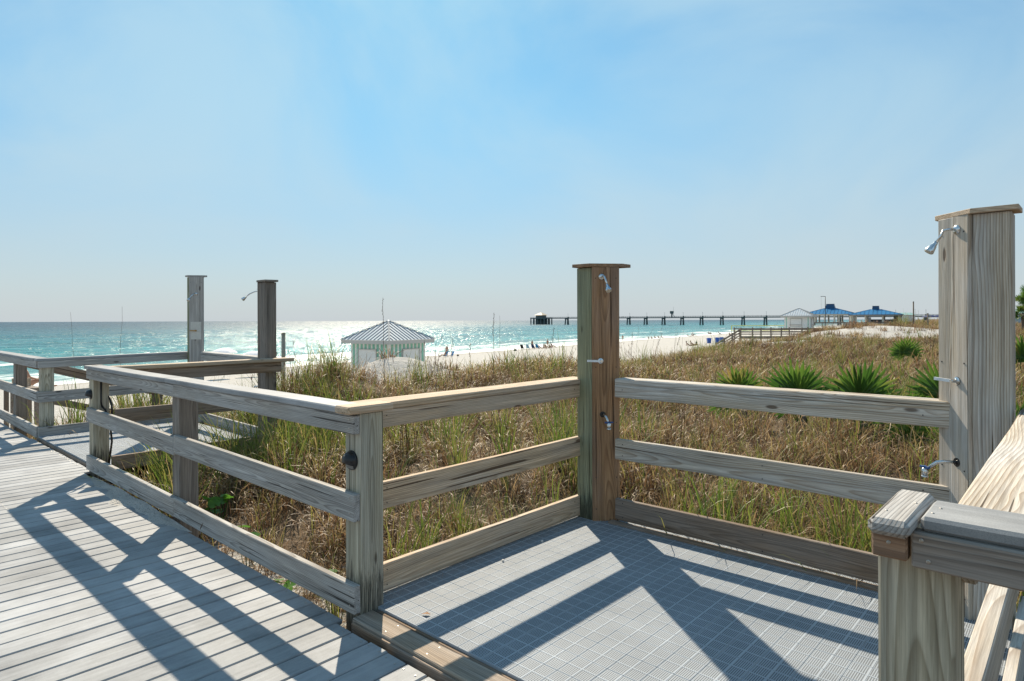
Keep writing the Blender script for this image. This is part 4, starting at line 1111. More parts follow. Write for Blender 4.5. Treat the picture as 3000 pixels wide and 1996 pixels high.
for k, (px, Z, yt) in enumerate(OATS): oat(px, Z, yt, ORD[k] + ' thin dark sea oat from the left along the crest before the bathers', 20 + k, k % 3 == 0, random.Random(k).uniform(-.08, .12), .8)
FAR_OATS = []
for k in range(24):
    r_ = random.Random(100 + k); px = r_.uniform(1830, 2420); Z = r_.uniform(17, 26)
    FAR_OATS.append((px, Z, r_.uniform(940, 985) if px < 2200 else r_.uniform(945, 975), r_.uniform(.05, .3)))
for k, (px, Z, yt, ln) in enumerate(sorted(FAR_OATS)):
    oat(px, Z, yt, ORD[k] + ' hair-thin leaning sea oat from the left, right of the middle shower post', 60 + k, k % 4 == 0, ln, .55)

# ------------------------------------------------------------------ small broad-leaved herbs by the railing
def herb(label, x, y, n, size, seed):
    t_ = thing('herb', label, 'plant', (x, y, float(gh(x, y))), group='low broad-leaved herbs beside the boardwalk'); r_ = random.Random(seed)
    me = HERB
    for k in range(n):
        a_ = r_.uniform(0, 6.283); rr = r_.uniform(.03, .16) * size * 3; hz_ = r_.uniform(.10, .30)
        s = MB(); s.tube([(rr * .3 * math.cos(a_), rr * .3 * math.sin(a_), 0), (rr * math.cos(a_), rr * math.sin(a_), hz_)], .0022, 5, False); mk('leaf_stalk', s.mesh(), M_HERB, t_)
        o = bpy.data.objects.new('leaf', me[r_.randrange(len(me))]); link(o); o.parent = t_; o.location = (rr * math.cos(a_), rr * math.sin(a_), hz_); o.rotation_euler = (r_.uniform(-.6, .6), r_.uniform(-.6, .6), r_.uniform(0, 6.28))
        sc = size * r_.uniform(.7, 1.3); o.scale = (sc, sc, sc)
def round_leaf(seed):
    r_ = random.Random(seed); V = [(0, 0, 0)]; T = [.4]; n = 14
    for k in range(n):
        a_ = R(18) + R(324) * k / (n - 1); rr = .165 * (1 + .08 * math.sin(5 * a_) + r_.uniform(-.05, .05)); V.append((rr * math.cos(a_), rr * math.sin(a_), .02 * math.cos(2 * a_) + .02)); T.append(r_.uniform(.2, .7))
    me = pyd(V, [(0, k, k + 1) for k in range(1, n)], 'leaf', True); setattr_f(me, 'tint', T); me.materials.append(M_HERB); return me
HERB = [round_leaf(k) for k in range(4)]
for k, (x, y, n, sz, lb) in enumerate([(-5.45, 2.28, 16, .26, 'bushiest bright green herb left of the dark middle post of the long railing'), (-4.55, 2.12, 7, .24, 'cluster of round green leaves just right of the dark middle post'),
        (-3.75, 2.05, 7, .27, 'round-leaved herb midway between the dark post and the lamp post'), (-3.42, 2.12, 9, .25, 'green and yellow leaved herb close behind the lamp post'), (-3.25, 2.32, 5, .25, 'single spray of green leaves behind the lamp post'), (-2.98, 3.05, 6, .25, 'shaded herb under the tan railing'), (-7.46, 1.72, 6, .16, 'tiny herb at the foot of the far end post')]):
    herb(lb, x, y, n, sz, 200 + k)

# sand drifted over the plank ends, shells and a dry leaf on the tiles
def drift(x0, x1, yc, wmax, hmax, nm='sand_drift'):
    nx, ny = 70, 10; V = []; F = []
    for i_ in range(nx + 1):
        u = i_ / nx; x = x0 + (x1 - x0) * u; ww = wmax * (math.sin(math.pi * u) ** .7) * (.75 + .25 * math.sin(u * 17) + .15 * math.sin(u * 41))
        for j in range(ny + 1):
            q = j / ny; V.append((x, yc - ww * q, .001 + hmax * math.sin(math.pi * min(1, u * 1.02)) * (1 - q) ** 1.3 * (.8 + .2 * math.sin(u * 23 + q * 5)) - .004 * (q > .98)))
    for i_ in range(nx):
        for j in range(ny): b = i_ * (ny + 1) + j; F.append((b, b + 1, b + ny + 2, b + ny + 1))
    return pyd(V, F, nm, True)
me = drift(-7.1, -4.7, 1.79, .17, .035); setattr_f(me, 'veg', [.0] * len(me.vertices)); setattr_f(me, 'wet', [0.] * len(me.vertices))
struct(mk('sand_drift', me, M_SAND), 'stuff', 'white sand drifted over the planks at the foot of the long railing')
for k, (x, y, s_, lb) in enumerate([(-2.66, 3.22, .009, 'pale pebble on the tiles nearest the middle shower post'), (-2.62, 2.80, .010, 'pale pebble on the tiles halfway along the tan railing')]):
    bm = bmesh.new(); bmesh.ops.create_icosphere(bm, subdivisions=2, radius=s_)
    for v in bm.verts: v.co *= 1 + .2 * math.sin(v.co.x * 190 + v.co.y * 260 + k); v.co.z *= .7
    me = bpy.data.meshes.new('pebble'); bm.to_mesh(me); bm.free(); tag(mk('pebble', me, M_STONE, None, (x, y, TZ + s_ * .6)), lb, 'pebble')
lv_ = pyd([(0, 0, .004), (.03, .012, .010), (.05, .0, .004), (.03, -.014, .012)], [(0, 3, 1), (1, 3, 2)], 'leaf'); tag(mk('dry_leaf', lv_, M_DRIED, None, (-2.45, 2.02, TZ + .002), (0, 0, .6)), 'small dry brown leaf lying on the tiles near the lamp post', 'leaf')

# ================================================================== the beach and what stands on it
def on_ground(px, py):
    """distance at which the sight line at bearing px meets the ground at picture height py"""
    lo, hi = 6.0, 600.0
    dy = (py - 938.4 + .0031 * (px - 1500)) / FPX
    Z = lo
    while Z < hi:
        x, y = brg(px, Z)
        if CAM_H - dy * Z < max(float(gh(x, y)), SEA_Z) and Z > 22: return Z
        Z *= 1.01
    return hi
def ground_at(px, Z):
    x, y = brg(px, Z); return x, y, float(gh(x, y))
UA = math.atan2(U.y, U.x)          # shore direction; local x axis of buildings = seawards, local y = along the shore
BRZ = math.atan2(SEA_N.y, SEA_N.x)

def quad_roof(half_x, half_y, z0, top_x, top_y, z1, th=.05):
    """hip roof faces as four separate panels (vertex lists)"""
    b = [(-half_x, -half_y, z0), (half_x, -half_y, z0), (half_x, half_y, z0), (-half_x, half_y, z0)]
    t = [(-top_x, -top_y, z1), (top_x, -top_y, z1), (top_x, top_y, z1), (-top_x, top_y, z1)]
    return b, t
def roof(par, half_x, half_y, z0, top_x, top_y, z1, mat, seam_mat, pitch=.4, seam=.03, sh=.035, name='roof'):
    b, t = quad_roof(half_x, half_y, z0, top_x, top_y, z1)
    r_ = None
    for k in range(4):
        a, c = Vector(b[k]), Vector(b[(k + 1) % 4]); d, e = Vector(t[(k + 1) % 4]), Vector(t[k])
        n = (c - a).cross(e - a).normalized()
        m_ = MB(); v = [a, c, d, e] + [p - n * .04 for p in (a, c, d, e)]
        m_.add(v, [(0, 1, 2, 3), (7, 6, 5, 4), (0, 4, 5, 1), (1, 5, 6, 2), (2, 6, 7, 3), (3, 7, 4, 0)])
        p = mk('roof_panel', m_.mesh(), mat, par)
        # standing seams, each its own strip
        L_ = (c - a).length; ax = (c - a).normalized(); up = ((d + e) / 2 - (a + c) / 2); h_ = up.length; upn = up.normalized(); tl = (d - e).length
        nn = max(3, int(round(L_ / pitch)))
        for i_ in range(1, nn):
            u = -L_ / 2 + L_ * i_ / nn
            lim = 1.0 if abs(u) <= tl / 2 else (L_ / 2 - abs(u)) / max((L_ - tl) / 2, 1e-6)
            if lim < .06: continue
            p0 = (a + c) / 2 + ax * u + n * (sh / 2); p1 = p0 + upn * h_ * lim * .985
            s_ = MB(); s_.bar(p0, p1, seam, sh); mk('seam', s_.mesh(), seam_mat, p)
    for k in range(4):
        s_ = MB(); s_.bar(Vector(b[k]) + Vector((0, 0, .03)), Vector(t[k]) + Vector((0, 0, .03)), seam * 3.2, .03); mk('hip_cap', s_.mesh(), plain_cache('hip_flashing', (.34, .36, .38), .9) if mat is M_ROOFM else mat, par)
def kiosk(label, px, Z, zb, wall, wall_h, over, rise, stripes, zbase_extra=0.0):
    x, y = brg(px, Z); t_ = thing('beach_kiosk', label, 'kiosk', (x, y, zb), BRZ)
    h = wall / 2
    for k in range(4):
        M = Matrix.Rotation(k * math.pi / 2, 3, 'Z'); rz = k * math.pi / 2
        def P(a, b, c): return M @ Vector((a, b, c))
        # wall face outwards = local -Y rotated
        m_ = MB(); m_.box(P(0, -h + .03, wall_h / 2), (wall - .01 if k % 2 == 0 else wall - .13, .06, wall_h), rz); wl = mk('wall', m_.mesh(), M_WHITE, t_)
        n_st = 9
        pw = wall / (2 * n_st + 1)
        for i_ in range(n_st):
            cx_ = -h + pw * (1.5 + 2 * i_)
            inside = abs(cx_ - (-.15 if k % 2 == 0 else .25)) < .72
            if stripes:
                z0, z1 = (wall_h - .42, wall_h - .01) if inside else (.02, wall_h - .01)
            else:
                if not (i_ in (0, n_st - 1)): continue
                z0, z1 = .02, wall_h - .01
            m_ = MB(); m_.box(P(cx_, -h - .008, (z0 + z1) / 2), (pw if stripes else .10, .018, z1 - z0), rz); mk('stripe_board', m_.mesh(), M_MINT, wl)
        cx_ = -.15 if k % 2 == 0 else .25
        m_ = MB(); m_.box(P(cx_, -h - .03, wall_h * .48), (1.38, .05, wall_h * .66), rz); sh_ = mk('shutter', m_.mesh(), M_WHITE, wl)
        m_ = MB(); m_.box(P(cx_, -h - .045, wall_h * .82), (1.52, .10, .05), rz); m_.box(P(cx_, -h - .045, wall_h * .14), (1.52, .10, .06), rz); m_.box(P(cx_ - .73, -h - .04, wall_h * .48), (.07, .09, wall_h * .64), rz); m_.box(P(cx_ + .73, -h - .04, wall_h * .48), (.07, .09, wall_h * .64), rz); mk('frame', m_.mesh(), M_TRIM, sh_)
        if not stripes:
            m_ = MB(); m_.box(P(cx_, -h - .06, wall_h * .28), (1.6, .16, .05), rz); mk('counter', m_.mesh(), plain_cache('brown_shelf', (.30, .22, .15)), wl)
    e = h + over
    for k in range(4):
        M = Matrix.Rotation(k * math.pi / 2, 3, 'Z')
        m_ = MB(); m_.box(M @ Vector((0, -e + .02, wall_h + .02)), (2 * e - (.0 if k % 2 else .09), .04, .22), k * math.pi / 2); mk('fascia', m_.mesh(), M_TRIM, t_)
    m_ = MB(); m_.box((0, 0, wall_h - .05), (2 * e - .1, 2 * e - .1, .04)); mk('soffit', m_.mesh(), M_TRIM, t_)
    roof(t_, e + .03, e + .03, wall_h + .14, .05, .05, wall_h + .14 + rise, M_ROOFM, plain_cache('dark_roof_seam', (.22, .25, .29)) if stripes else M_TRIM, .31)
    m_ = MB(); m_.lathe([(.14, 0), (.10, .06), (.02, .10)], 8, c=(0, 0, wall_h + .12 + rise)); mk('finial', m_.mesh(), M_ROOFM, t_)
    return t_
kx, ky, kz = ground_at(1138, 38)
kiosk('mint and white striped beach kiosk with seamed metal hip roof', 1138, 38, -2.12, 3.1, 2.36, .40, 1.08, True)
kiosk('plain white beach kiosk with pale seamed roof beside the brown dune boardwalk', 2341, 90, .25, 3.35, 1.62, .42, 1.05, False)

# ---- blue-roofed pavilions
def pavilion(label, px, Z, zf, hx, hy, eave, rise, topx, topy, cup, cols, bar=False):
    x, y = brg(px, Z); t_ = thing('pavilion', label, 'pavilion', (x, y, zf), BRZ)
    for cx_, cy_ in cols:
        m_ = MB(); m_.lathe([(.34, 0), (.34, .25), (.27, .3), (.25, eave - .2), (.34, eave - .12), (.34, eave)], 12, c=(cx_, cy_, 0)); mk('column', m_.mesh(), M_COLUMN, t_)
    for k, (a, b, w_, d_) in enumerate(((0, -hy + .35, 2 * hx - .7, .3), (0, hy - .35, 2 * hx - .7, .3), (-hx + .35, 0, .3, 2 * hy - 1.3), (hx - .35, 0, .3, 2 * hy - 1.3))):
        m_ = MB(); m_.box((a, b, eave + .14), (w_, d_, .36)); mk('beam', m_.mesh(), M_COLUMN if not bar else M_GREYWALL, t_)
    roof(t_, hx, hy, eave + .34, topx, topy, eave + .34 + rise, M_BLUEROOF, M_BLUEDARK, 1.05, .06, .07)
    cb_, ct_, ch_ = cup
    b, t2 = quad_roof(cb_, cb_, eave + .30 + rise, ct_, ct_, eave + .34 + rise + ch_)
    m_ = MB(); m_.add(b + t2, [(0, 1, 5, 4), (1, 2, 6, 5), (2, 3, 7, 6), (3, 0, 4, 7), (4, 5, 6, 7)]); cu = mk('cupola', m_.mesh(), M_BLUEDARK, t_)
    m_ = MB(); m_.box((0, 0, eave + .36 + rise + ch_), (2 * ct_ + .2, 2 * ct_ + .2, .1)); mk('cupola_cap', m_.mesh(), M_BLUEDARK, cu)
    m_ = MB(); m_.box((0, 0, -.1), (2 * hx - .6, 2 * hy - .6, .2)); mk('floor_slab', m_.mesh(), M_CONC, t_)
    if bar:
        m_ = MB(); m_.box((-1.5, -hy + .8, .5), (2 * hx - 5, .5, 1.0)); mk('bar_counter', m_.mesh(), M_GREYWALL, t_)
        m_ = MB(); m_.box((-hx + 1.5, -hy + .55, eave / 2), (2.0, .2, eave)); mk('end_wall', m_.mesh(), M_GREYWALL, t_)
        m_ = MB(); m_.box((2.0, 0, .8), (1.4, 1.0, 1.6)); mk('cooler', m_.mesh(), M_WHITE, t_)
    return t_
# local x = seawards (left in the picture), local y = along the shore away from the camera
cols1 = [(a, b) for b in (-5.2, 5.2) for a in (-6.9, -6.0, -3.0, -1.7, 1.1, 3.9, 4.9, 6.2, 7.0)] + [(-6.9, 0), (7.0, 0)]
pavilion('large blue-roofed open pavilion on cream columns, dark cupola on top', 2433, 205, .45, 7.8, 6.2, 2.35, 1.9, 1.6, 1.2, (1.45, 1.05, 1.35), cols1)
cols2 = [(a, b) for b in (-4.2, 4.2) for a in (-6.0, -2.0, 2.4, 6.2)]
pavilion('smaller blue-roofed bar pavilion right of the large one, customers at its counter', 2566, 188, .40, 7.0, 5.4, 2.1, 1.55, 1.3, 1.0, (.95, .80, .95), cols2, True)

# ---- timber fences and stairs of the far boardwalk
def dune_fence(label, p0, p1, ztop, h_, zdeck, mat, boards, post_gap, name='boardwalk_railing', posts_up=.12):
    t_ = thing(name, label, 'railing', (p0[0], p0[1], zdeck)); P0 = Vector((*p0, 0)); P1 = Vector((*p1, 0)); Ln = (P1 - P0).length; d = (P1 - P0).normalized(); n = max(1, int(Ln / post_gap))
    for k in range(n + 1):
        q = P0 + d * Ln * k / n; zt = ztop[0] + (ztop[1] - ztop[0]) * k / n; zd = zdeck + 0
        m_ = MB(); m_.box(off(t_, (q.x, q.y, zt - (h_ + 1.2) / 2 + posts_up)), (.14, .14, h_ + 1.2), math.atan2(d.y, d.x)); mk('post', m_.mesh(), mat, t_)
    for (zo, bh, th) in boards:
        for k in range(n):
            a = P0 + d * Ln * k / n; b = P0 + d * Ln * (k + 1) / n; z0 = ztop[0] + (ztop[1] - ztop[0]) * k / n - zo; z1 = ztop[0] + (ztop[1] - ztop[0]) * (k + 1) / n - zo
            m_ = MB(); m_.bar(off(t_, (a.x + .02 * d.x, a.y + .02 * d.y, z0)), off(t_, (b.x - .02 * d.x, b.y - .02 * d.y, z1)), th, bh); mk('rail', m_.mesh(), mat, t_)
    return t_
A0 = brg(2170, 74); A1 = brg(2785, 71)
dune_fence('brown boardwalk railing across the dune in front of the white kiosk', A0, A1, (.42, .46), 1.1, -.75, W_OUT, [(.08, .20, .05), (.40, .12, .05), (.64, .12, .05), (1.0, .24, .06)], 2.1)
B0 = brg(2168, 76); B1 = brg(2785, 74.5)
dune_fence('far parallel railing of the brown dune boardwalk', (B0[0] + FW.x * 2, B0[1] + FW.y * 2), (B1[0] + FW.x * 2, B1[1] + FW.y * 2), (.40, .44), 1.1, -.75, W_OUT, [(.06, .14, .05), (.42, .12, .05), (.72, .12, .05)], 2.1)
dk_ = thing('dune_boardwalk', 'deck boards of the brown boardwalk crossing the far dune', 'boardwalk', (*brg(2475, 74), -.75))
m_ = MB(); pa = brg(2170, 75); pb = brg(2785, 73.5); m_.bar(off(dk_, (*pa, -.78)), off(dk_, (*pb, -.76)), 2.2, .08); mk('deck', m_.mesh(), W_OUT, dk_)
S0 = brg(2168, 74.3); S1 = brg(2098, 72)
dune_fence('sloping stair railing descending from the brown boardwalk to the beach', S0, S1, (.36, -1.25), .9, -1.4, W_OUT, [(.06, .20, .05), (.40, .12, .05), (.72, .12, .05)], 1.35, 'stair_railing')
st_ = thing('beach_stairs', 'timber stairs leading from the brown dune boardwalk down to the sand', 'stairs', (*S0, -.8))
for k in range(9):
    u = k / 8; q = Vector(S0).lerp(Vector(S1), u) + FW * 1.0
    m_ = MB(); m_.box(off(st_, (q.x, q.y, -.80 - 1.65 * u)), (.32, 1.7, .06), YAW); mk('tread', m_.mesh(), W_OUT, st_)
C0 = brg(2378, 172); C1 = brg(2472, 170); C2 = brg(2652, 168)
dune_fence('open-slatted brown fence on the left in front of the large pavilion', C0, C1, (.72, .72), 1.2, -.6, W_OUT, [(.06, .16, .05), (.40, .14, .05), (.72, .14, .05), (1.05, .20, .05)], 2.3, 'fence')
dune_fence('solid grey plank fence in front of the bar pavilion', C1, C2, (.72, .72), 1.3, -.6, W_OUT, [(.05, .08, .2), (.30, .34, .04), (.68, .34, .04), (1.06, .34, .04)], 2.6, 'fence')
dune_fence('low grey fence under the navy parasols', C2, brg(2790, 160), (.65, .62), 1.2, -.6, W_OUT, [(.06, .14, .05), (.5, .14, .05), (.9, .14, .05)], 2.6, 'fence')

# ---- tall poles
def pole(label, px, Z, ytop, rad, mat, cat='pole', name='timber_pole', zb=None):
    x, y, z = ground_at(px, Z); zt = zat(ytop, Z, px); t_ = thing(name, label, cat, (x, y, z)); m_ = MB(); m_.tube([(0, 0, -.3), (.01, 0, (zt - z) * .5), (0, .01, zt - z)], [rad, rad * .95, rad * .9], 10); mk('shaft', m_.mesh(smooth=True), mat, t_)
    return t_, zt - z
p_, h_ = pole('tall dark brown timber pole rising from the dune by the pavilions', 2676, 72, 886, .075, W_DARK); m_ = MB(); m_.lathe([(.085, 0), (.085, .05), (.05, .12)], 10, c=(0, 0, h_)); mk('cap', m_.mesh(), M_STEEL, p_)
p_, h_ = pole('shorter grey timber post under the navy parasols', 2718, 78, 919, .085, W_OUT); m_ = MB(); m_.box((0, 0, h_), (.2, .2, .06)); mk('cap', m_.mesh(), W_OUT, p_)
p_, h_ = pole('weathered fence post in tall grass right of the slim shower posts', 829, 12.5, 977, .045, W_POST, 'post', 'fence_post'); m_ = MB(); m_.lathe([(.05, 0), (.045, .012)], 10, c=(0, 0, h_)); mk('top', m_.mesh(), W_POST, p_)
p_, h_ = pole('tall dark metal pole with short crossarm and hanging line above the large pavilion', 2418, 165, 869, .09, M_BLACK, 'pole', 'flag_pole')
m_ = MB(); m_.bar((0, 0, h_), (-RT.x * 1.2, -RT.y * 1.2, h_ + .02), .12, .12); mk('crossarm', m_.mesh(), M_BLACK, p_)
m_ = MB(); m_.tube([(-RT.x * 1.1, -RT.y * 1.1, h_), (-RT.x * 1.0, -RT.y * 1.0, h_ - 3.4)], .025, 6); mk('line', m_.mesh(), M_TRIM, p_)
for k, (px, yt, lb) in enumerate(((2653, 918, 'thin pale mast just right of the white building'), (2681, 908, 'thin mast close behind the tall brown pole'), (2690, 912, 'second thin mast right of the tall brown pole'))):
    p_, h_ = pole(lb, px, 240, yt, .07, M_TRIM, 'mast', 'mast'); m_ = MB(); m_.lathe([(.09, 0), (.04, .3)], 8, c=(0, 0, h_)); mk('tip', m_.mesh(), M_TRIM, p_)

# ---- white building with teal roof, far right
x, y = brg(2652, 300); t_ = thing('beach_building', 'low white building with pale teal roof behind the bar pavilion', 'building', (x, y, .2), BRZ)
m_ = MB(); m_.box((0, 0, 1.6), (7.6, 6, 3.2)); mk('wall', m_.mesh(), M_WHITE, t_); roof(t_, 4.4, 3.6, 3.2, 2.0, .4, 4.3, M_TEALROOF, M_TRIM, 1.2, .08, .06)
for a in (-2.2, 0, 2.2):
    m_ = MB(); m_.box((a, -3.03, 1.7), (1.1, .06, 1.2)); w_ = mk('window', m_.mesh(), M_TRIM, t_); m_ = MB(); m_.box((a, -3.07, 1.7), (.9, .04, 1.0)); mk('pane', m_.mesh(), plain_cache('dark_glass', (.05, .07, .09), .15), w_)
x, y = brg(2996, 150); t_ = thing('beach_building', 'sliver of a pale far building behind the palm at the right edge', 'building', (x, y, .4), BRZ)
m_ = MB(); m_.box((0, 0, 1.1), (8, 6, 2.2)); mk('wall', m_.mesh(), plain_cache('pale_blue_wall', (.45, .53, .58)), t_); roof(t_, 4.6, 3.6, 2.2, 2.4, .5, 3.2, M_TEALROOF, M_TRIM, 1.2, .08, .06)

# ---- parasols
def parasol(label, px, Z, zb, rad, h_, mat, pole_mat=M_TRIM, tilt=0):
    x, y = brg(px, Z); t_ = thing('parasol', label, 'parasol', (x, y, zb)); n = 8
    m_ = MB(); m_.tube([(0, 0, -.2), (0, 0, h_ + .1)], .025, 8); mk('pole', m_.mesh(smooth=True), pole_mat, t_)
    for k in range(n):
        a0, a1 = 6.2832 * k / n, 6.2832 * (k + 1) / n; V = []; F = []; prof = [(.02, 0), (.45, -.07), (.8, -.22), (1.0, -.38)]
        for r_, dz in prof:
            for q in range(4):
                a_ = a0 + (a1 - a0) * q / 3; rr = r_ * rad * (1 - .045 * math.sin(math.pi * q / 3) * (r_ > .5)); V.append((rr * math.cos(a_), rr * math.sin(a_), h_ + dz * rad * .85))
        nv = len(V); V += [(v[0] * .99, v[1] * .99, v[2] - .012) for v in V]
        for i_ in range(3):
            for q in range(3): b = i_ * 4 + q; F.append((b, b + 4, b + 5, b + 1)); F.append((nv + b, nv + b + 1, nv + b + 5, nv + b + 4))
        me = pyd(V, F, 'panel', True); mk('canopy_panel', me, mat, t_)
        s_ = MB(); s_.bar((0, 0, h_ - .05), (rad * math.cos(a0) * .98, rad * math.sin(a0) * .98, h_ - .36 * rad * .85), .015, .015); mk('rib', s_.mesh(), pole_mat, t_)
    return t_
x, y, z = ground_at(656, 58); parasol('grey-white parasol on the beach between the slim shower posts', 656, 58, z, 1.22, 2.05 + (-1.07 + .0 - z) - 2.05 + .0 if False else (-1.0 - z), M_CANVAS)
x, y, z = ground_at(745, 60); parasol('sunlit white parasol half hidden by the second slim shower post', 745, 60, z, 1.2, -1.35 - z, M_CANVAS)
x, y, z = ground_at(452, 47); parasol('blue beach parasol low behind the far left railing', 452, 47, z, 1.25, -1.75 - z, plain_cache('mid_blue_canvas', (.03, .12, .42), .8))
for px, Z, r_, lb in ((2723, 150, 1.75, 'left navy parasol behind the grey timber post'), (2746, 158, 1.7, 'right navy parasol partly behind the left one')): parasol(lb, px, Z, .2, r_, 2.25, M_NAVY)

# ---- blue litter bins
def litter_bin(label, px, Z, s=1.):
    x, y, z = ground_at(px, Z); t_ = thing('litter_bin', label, 'bin', (x, y, z - .03), YAW); m_ = MB()
    b = [(-.27, -.27, 0), (.27, -.27, 0), (.27, .27, 0), (-.27, .27, 0)]; t2 = [(-.34, -.34, .86), (.34, -.34, .86), (.34, .34, .86), (-.34, .34, .86)]
    m_.add(b + t2, [(0, 1, 5, 4), (1, 2, 6, 5), (2, 3, 7, 6), (3, 0, 4, 7), (3, 2, 1, 0), (4, 5, 6, 7)]); bo = mk('body', m_.mesh(), M_BINBLUE, t_)
    m_ = MB(); m_.box((0, 0, .90), (.74, .74, .07)); m_.box((0, .1, .96), (.5, .45, .06)); mk('lid', m_.mesh(), M_BINBLUE, t_)
    for a in (-.24, .24): m_ = MB(); m_.lathe([(.09, -.03), (.09, .03)], 12, M=Matrix(((0, 0, 1), (0, 1, 0), (-1, 0, 0))), c=(a, .33, .09)); mk('wheel', m_.mesh(), M_BLACK, t_)
    m_ = MB(); m_.bar((-.2, -.31, .80), (.2, -.31, .80), .03, .03); mk('rim', m_.mesh(), M_BINBLUE, t_)
    return t_
ZB = on_ground(2077, 1006)
litter_bin('blue litter bin standing alone on the sand left of the stairs', 2077, ZB); litter_bin('left blue litter bin of the pair at the stair foot', 2101, ZB * 1.03); litter_bin('right blue litter bin of the pair at the stair foot', 2114, ZB * 1.04)

# ---- volleyball net
x0, y0 = brg(2143, 128); x1, y1 = brg(2312, 131); zg = float(gh(x0, y0)); t_ = thing('volleyball_net', 'yellow-edged beach volleyball net beyond the stairs', 'net', (x0, y0, zg))
zt = zat(955, 128, 2143)
for k, (qx, qy) in enumerate(((x0, y0), (x1, y1))): m_ = MB(); m_.tube([off(t_, (qx, qy, float(gh(qx, qy)) - .3)), off(t_, (qx, qy, zt + .1))], .05, 8); mk('post', m_.mesh(), M_STEEL, t_)
for zz, nm in ((zt, 'top_tape'), (zt - 1.0, 'bottom_tape')): m_ = MB(); m_.bar(off(t_, (x0, y0, zz)), off(t_, (x1, y1, zz)), .03, .10); mk(nm, m_.mesh(), M_YELLOW, t_)
m_ = MB(); m_.bar(off(t_, (x0, y0, zt)), off(t_, (x0, y0, zt - 1.0)), .10, .10); mk('side_tape', m_.mesh(), M_YELLOW, t_)
m_ = MB()
for k in range(24): q = k / 23; m_.bar(off(t_, (x0 + (x1 - x0) * q, y0 + (y1 - y0) * q, zt)), off(t_, (x0 + (x1 - x0) * q, y0 + (y1 - y0) * q, zt - 1.0)), .008, .008)
for k in range(1, 7): m_.bar(off(t_, (x0, y0, zt - k / 7)), off(t_, (x1, y1, zt - k / 7)), .008, .008)
mk('mesh', m_.mesh(), M_BLACK, t_)

# ---- fishing pier
pz0 = 820.0
def pier_pt(n): 
    Z = pz0 * (1 - .019 * n); X = pz0 * (.087 + .021 * n); p = FW * Z + RT * X; return Vector((p.x, p.y, 0))
DECK = zat(929.5, 711, 1993)
pier = thing('fishing_pier', 'long dark fishing pier on paired concrete pilings reaching out into the sea', 'pier', (*pier_pt(7).xy, SEA_Z))
pd = (pier_pt(10) - pier_pt(0)).normalized(); pn = Vector((-pd.y, pd.x, 0))
def PO(p): return off(pier, p)
NE = 21
for k in range(-2, NE):
    a, b = pier_pt(k), pier_pt(k + 1)
    m_ = MB(); m_.bar(PO(a + Vector((0, 0, DECK - .55))), PO(b + Vector((0, 0, DECK - .55))), 5.2, 1.1); mk('deck_span', m_.mesh(), M_CONC, pier)
    for sd_ in (-1, 1):
        rl = MB()
        for zz in (1.15, .8, .45): rl.bar(PO(a + pn * 2.5 * sd_ + Vector((0, 0, DECK + zz))), PO(b + pn * 2.5 * sd_ + Vector((0, 0, DECK + zz))), .12, .12)
        for q in range(8): p = a.lerp(b, q / 8) + pn * 2.5 * sd_; rl.bar(PO(p + Vector((0, 0, DECK))), PO(p + Vector((0, 0, DECK + 1.15))), .14, .14)
        mk('railing_panel', rl.mesh(), M_CONC, pier)
for k in range(-1, NE):
    if k in (-1,): continue
    c = pier_pt(k); m_ = MB(); m_.bar(PO(c - pn * 3.6 + Vector((0, 0, DECK - 1.5))), PO(c + pn * 3.6 + Vector((0, 0, DECK - 1.5))), 1.3, 1.3); be = mk('bent_cap', m_.mesh(), M_CONC, pier)
    for sd_ in (-1, 1):
        m_ = MB(); m_.tube([PO(c + pn * 2.6 * sd_ + Vector((0, 0, DECK - 1.6))), PO(c + pn * 4.0 * sd_ + Vector((0, 0, SEA_Z - 3)))], .85, 8); mk('pile', m_.mesh(), M_CONC, be)
    if k % 2 == 0 or k > 3: m_ = MB(); m_.tube([PO(c + pd * 1.2 + Vector((0, 0, DECK - 1.6))), PO(c + pd * 1.2 + Vector((0, 0, SEA_Z - 3)))], .75, 8); mk('pile', m_.mesh(), M_CONC, be)
    m_ = MB(); m_.box(PO(c + pn * 3.0 + Vector((0, 0, DECK + .2))), (1.4, 1.2, 2.2), math.atan2(pd.y, pd.x)); mk('pylon', m_.mesh(), M_CONC, pier)
    lp = MB(); lp.tube([PO(c + pn * 2.6 + Vector((0, 0, DECK))), PO(c + pn * 2.6 + Vector((0, 0, DECK + 5.2)))], .12, 6); lp.box(PO(c + pn * 2.2 + Vector((0, 0, DECK + 5.3))), (1.1, .4, .18), math.atan2(pn.y, pn.x)); mk('lamp_post', lp.mesh(), M_CONC, pier)
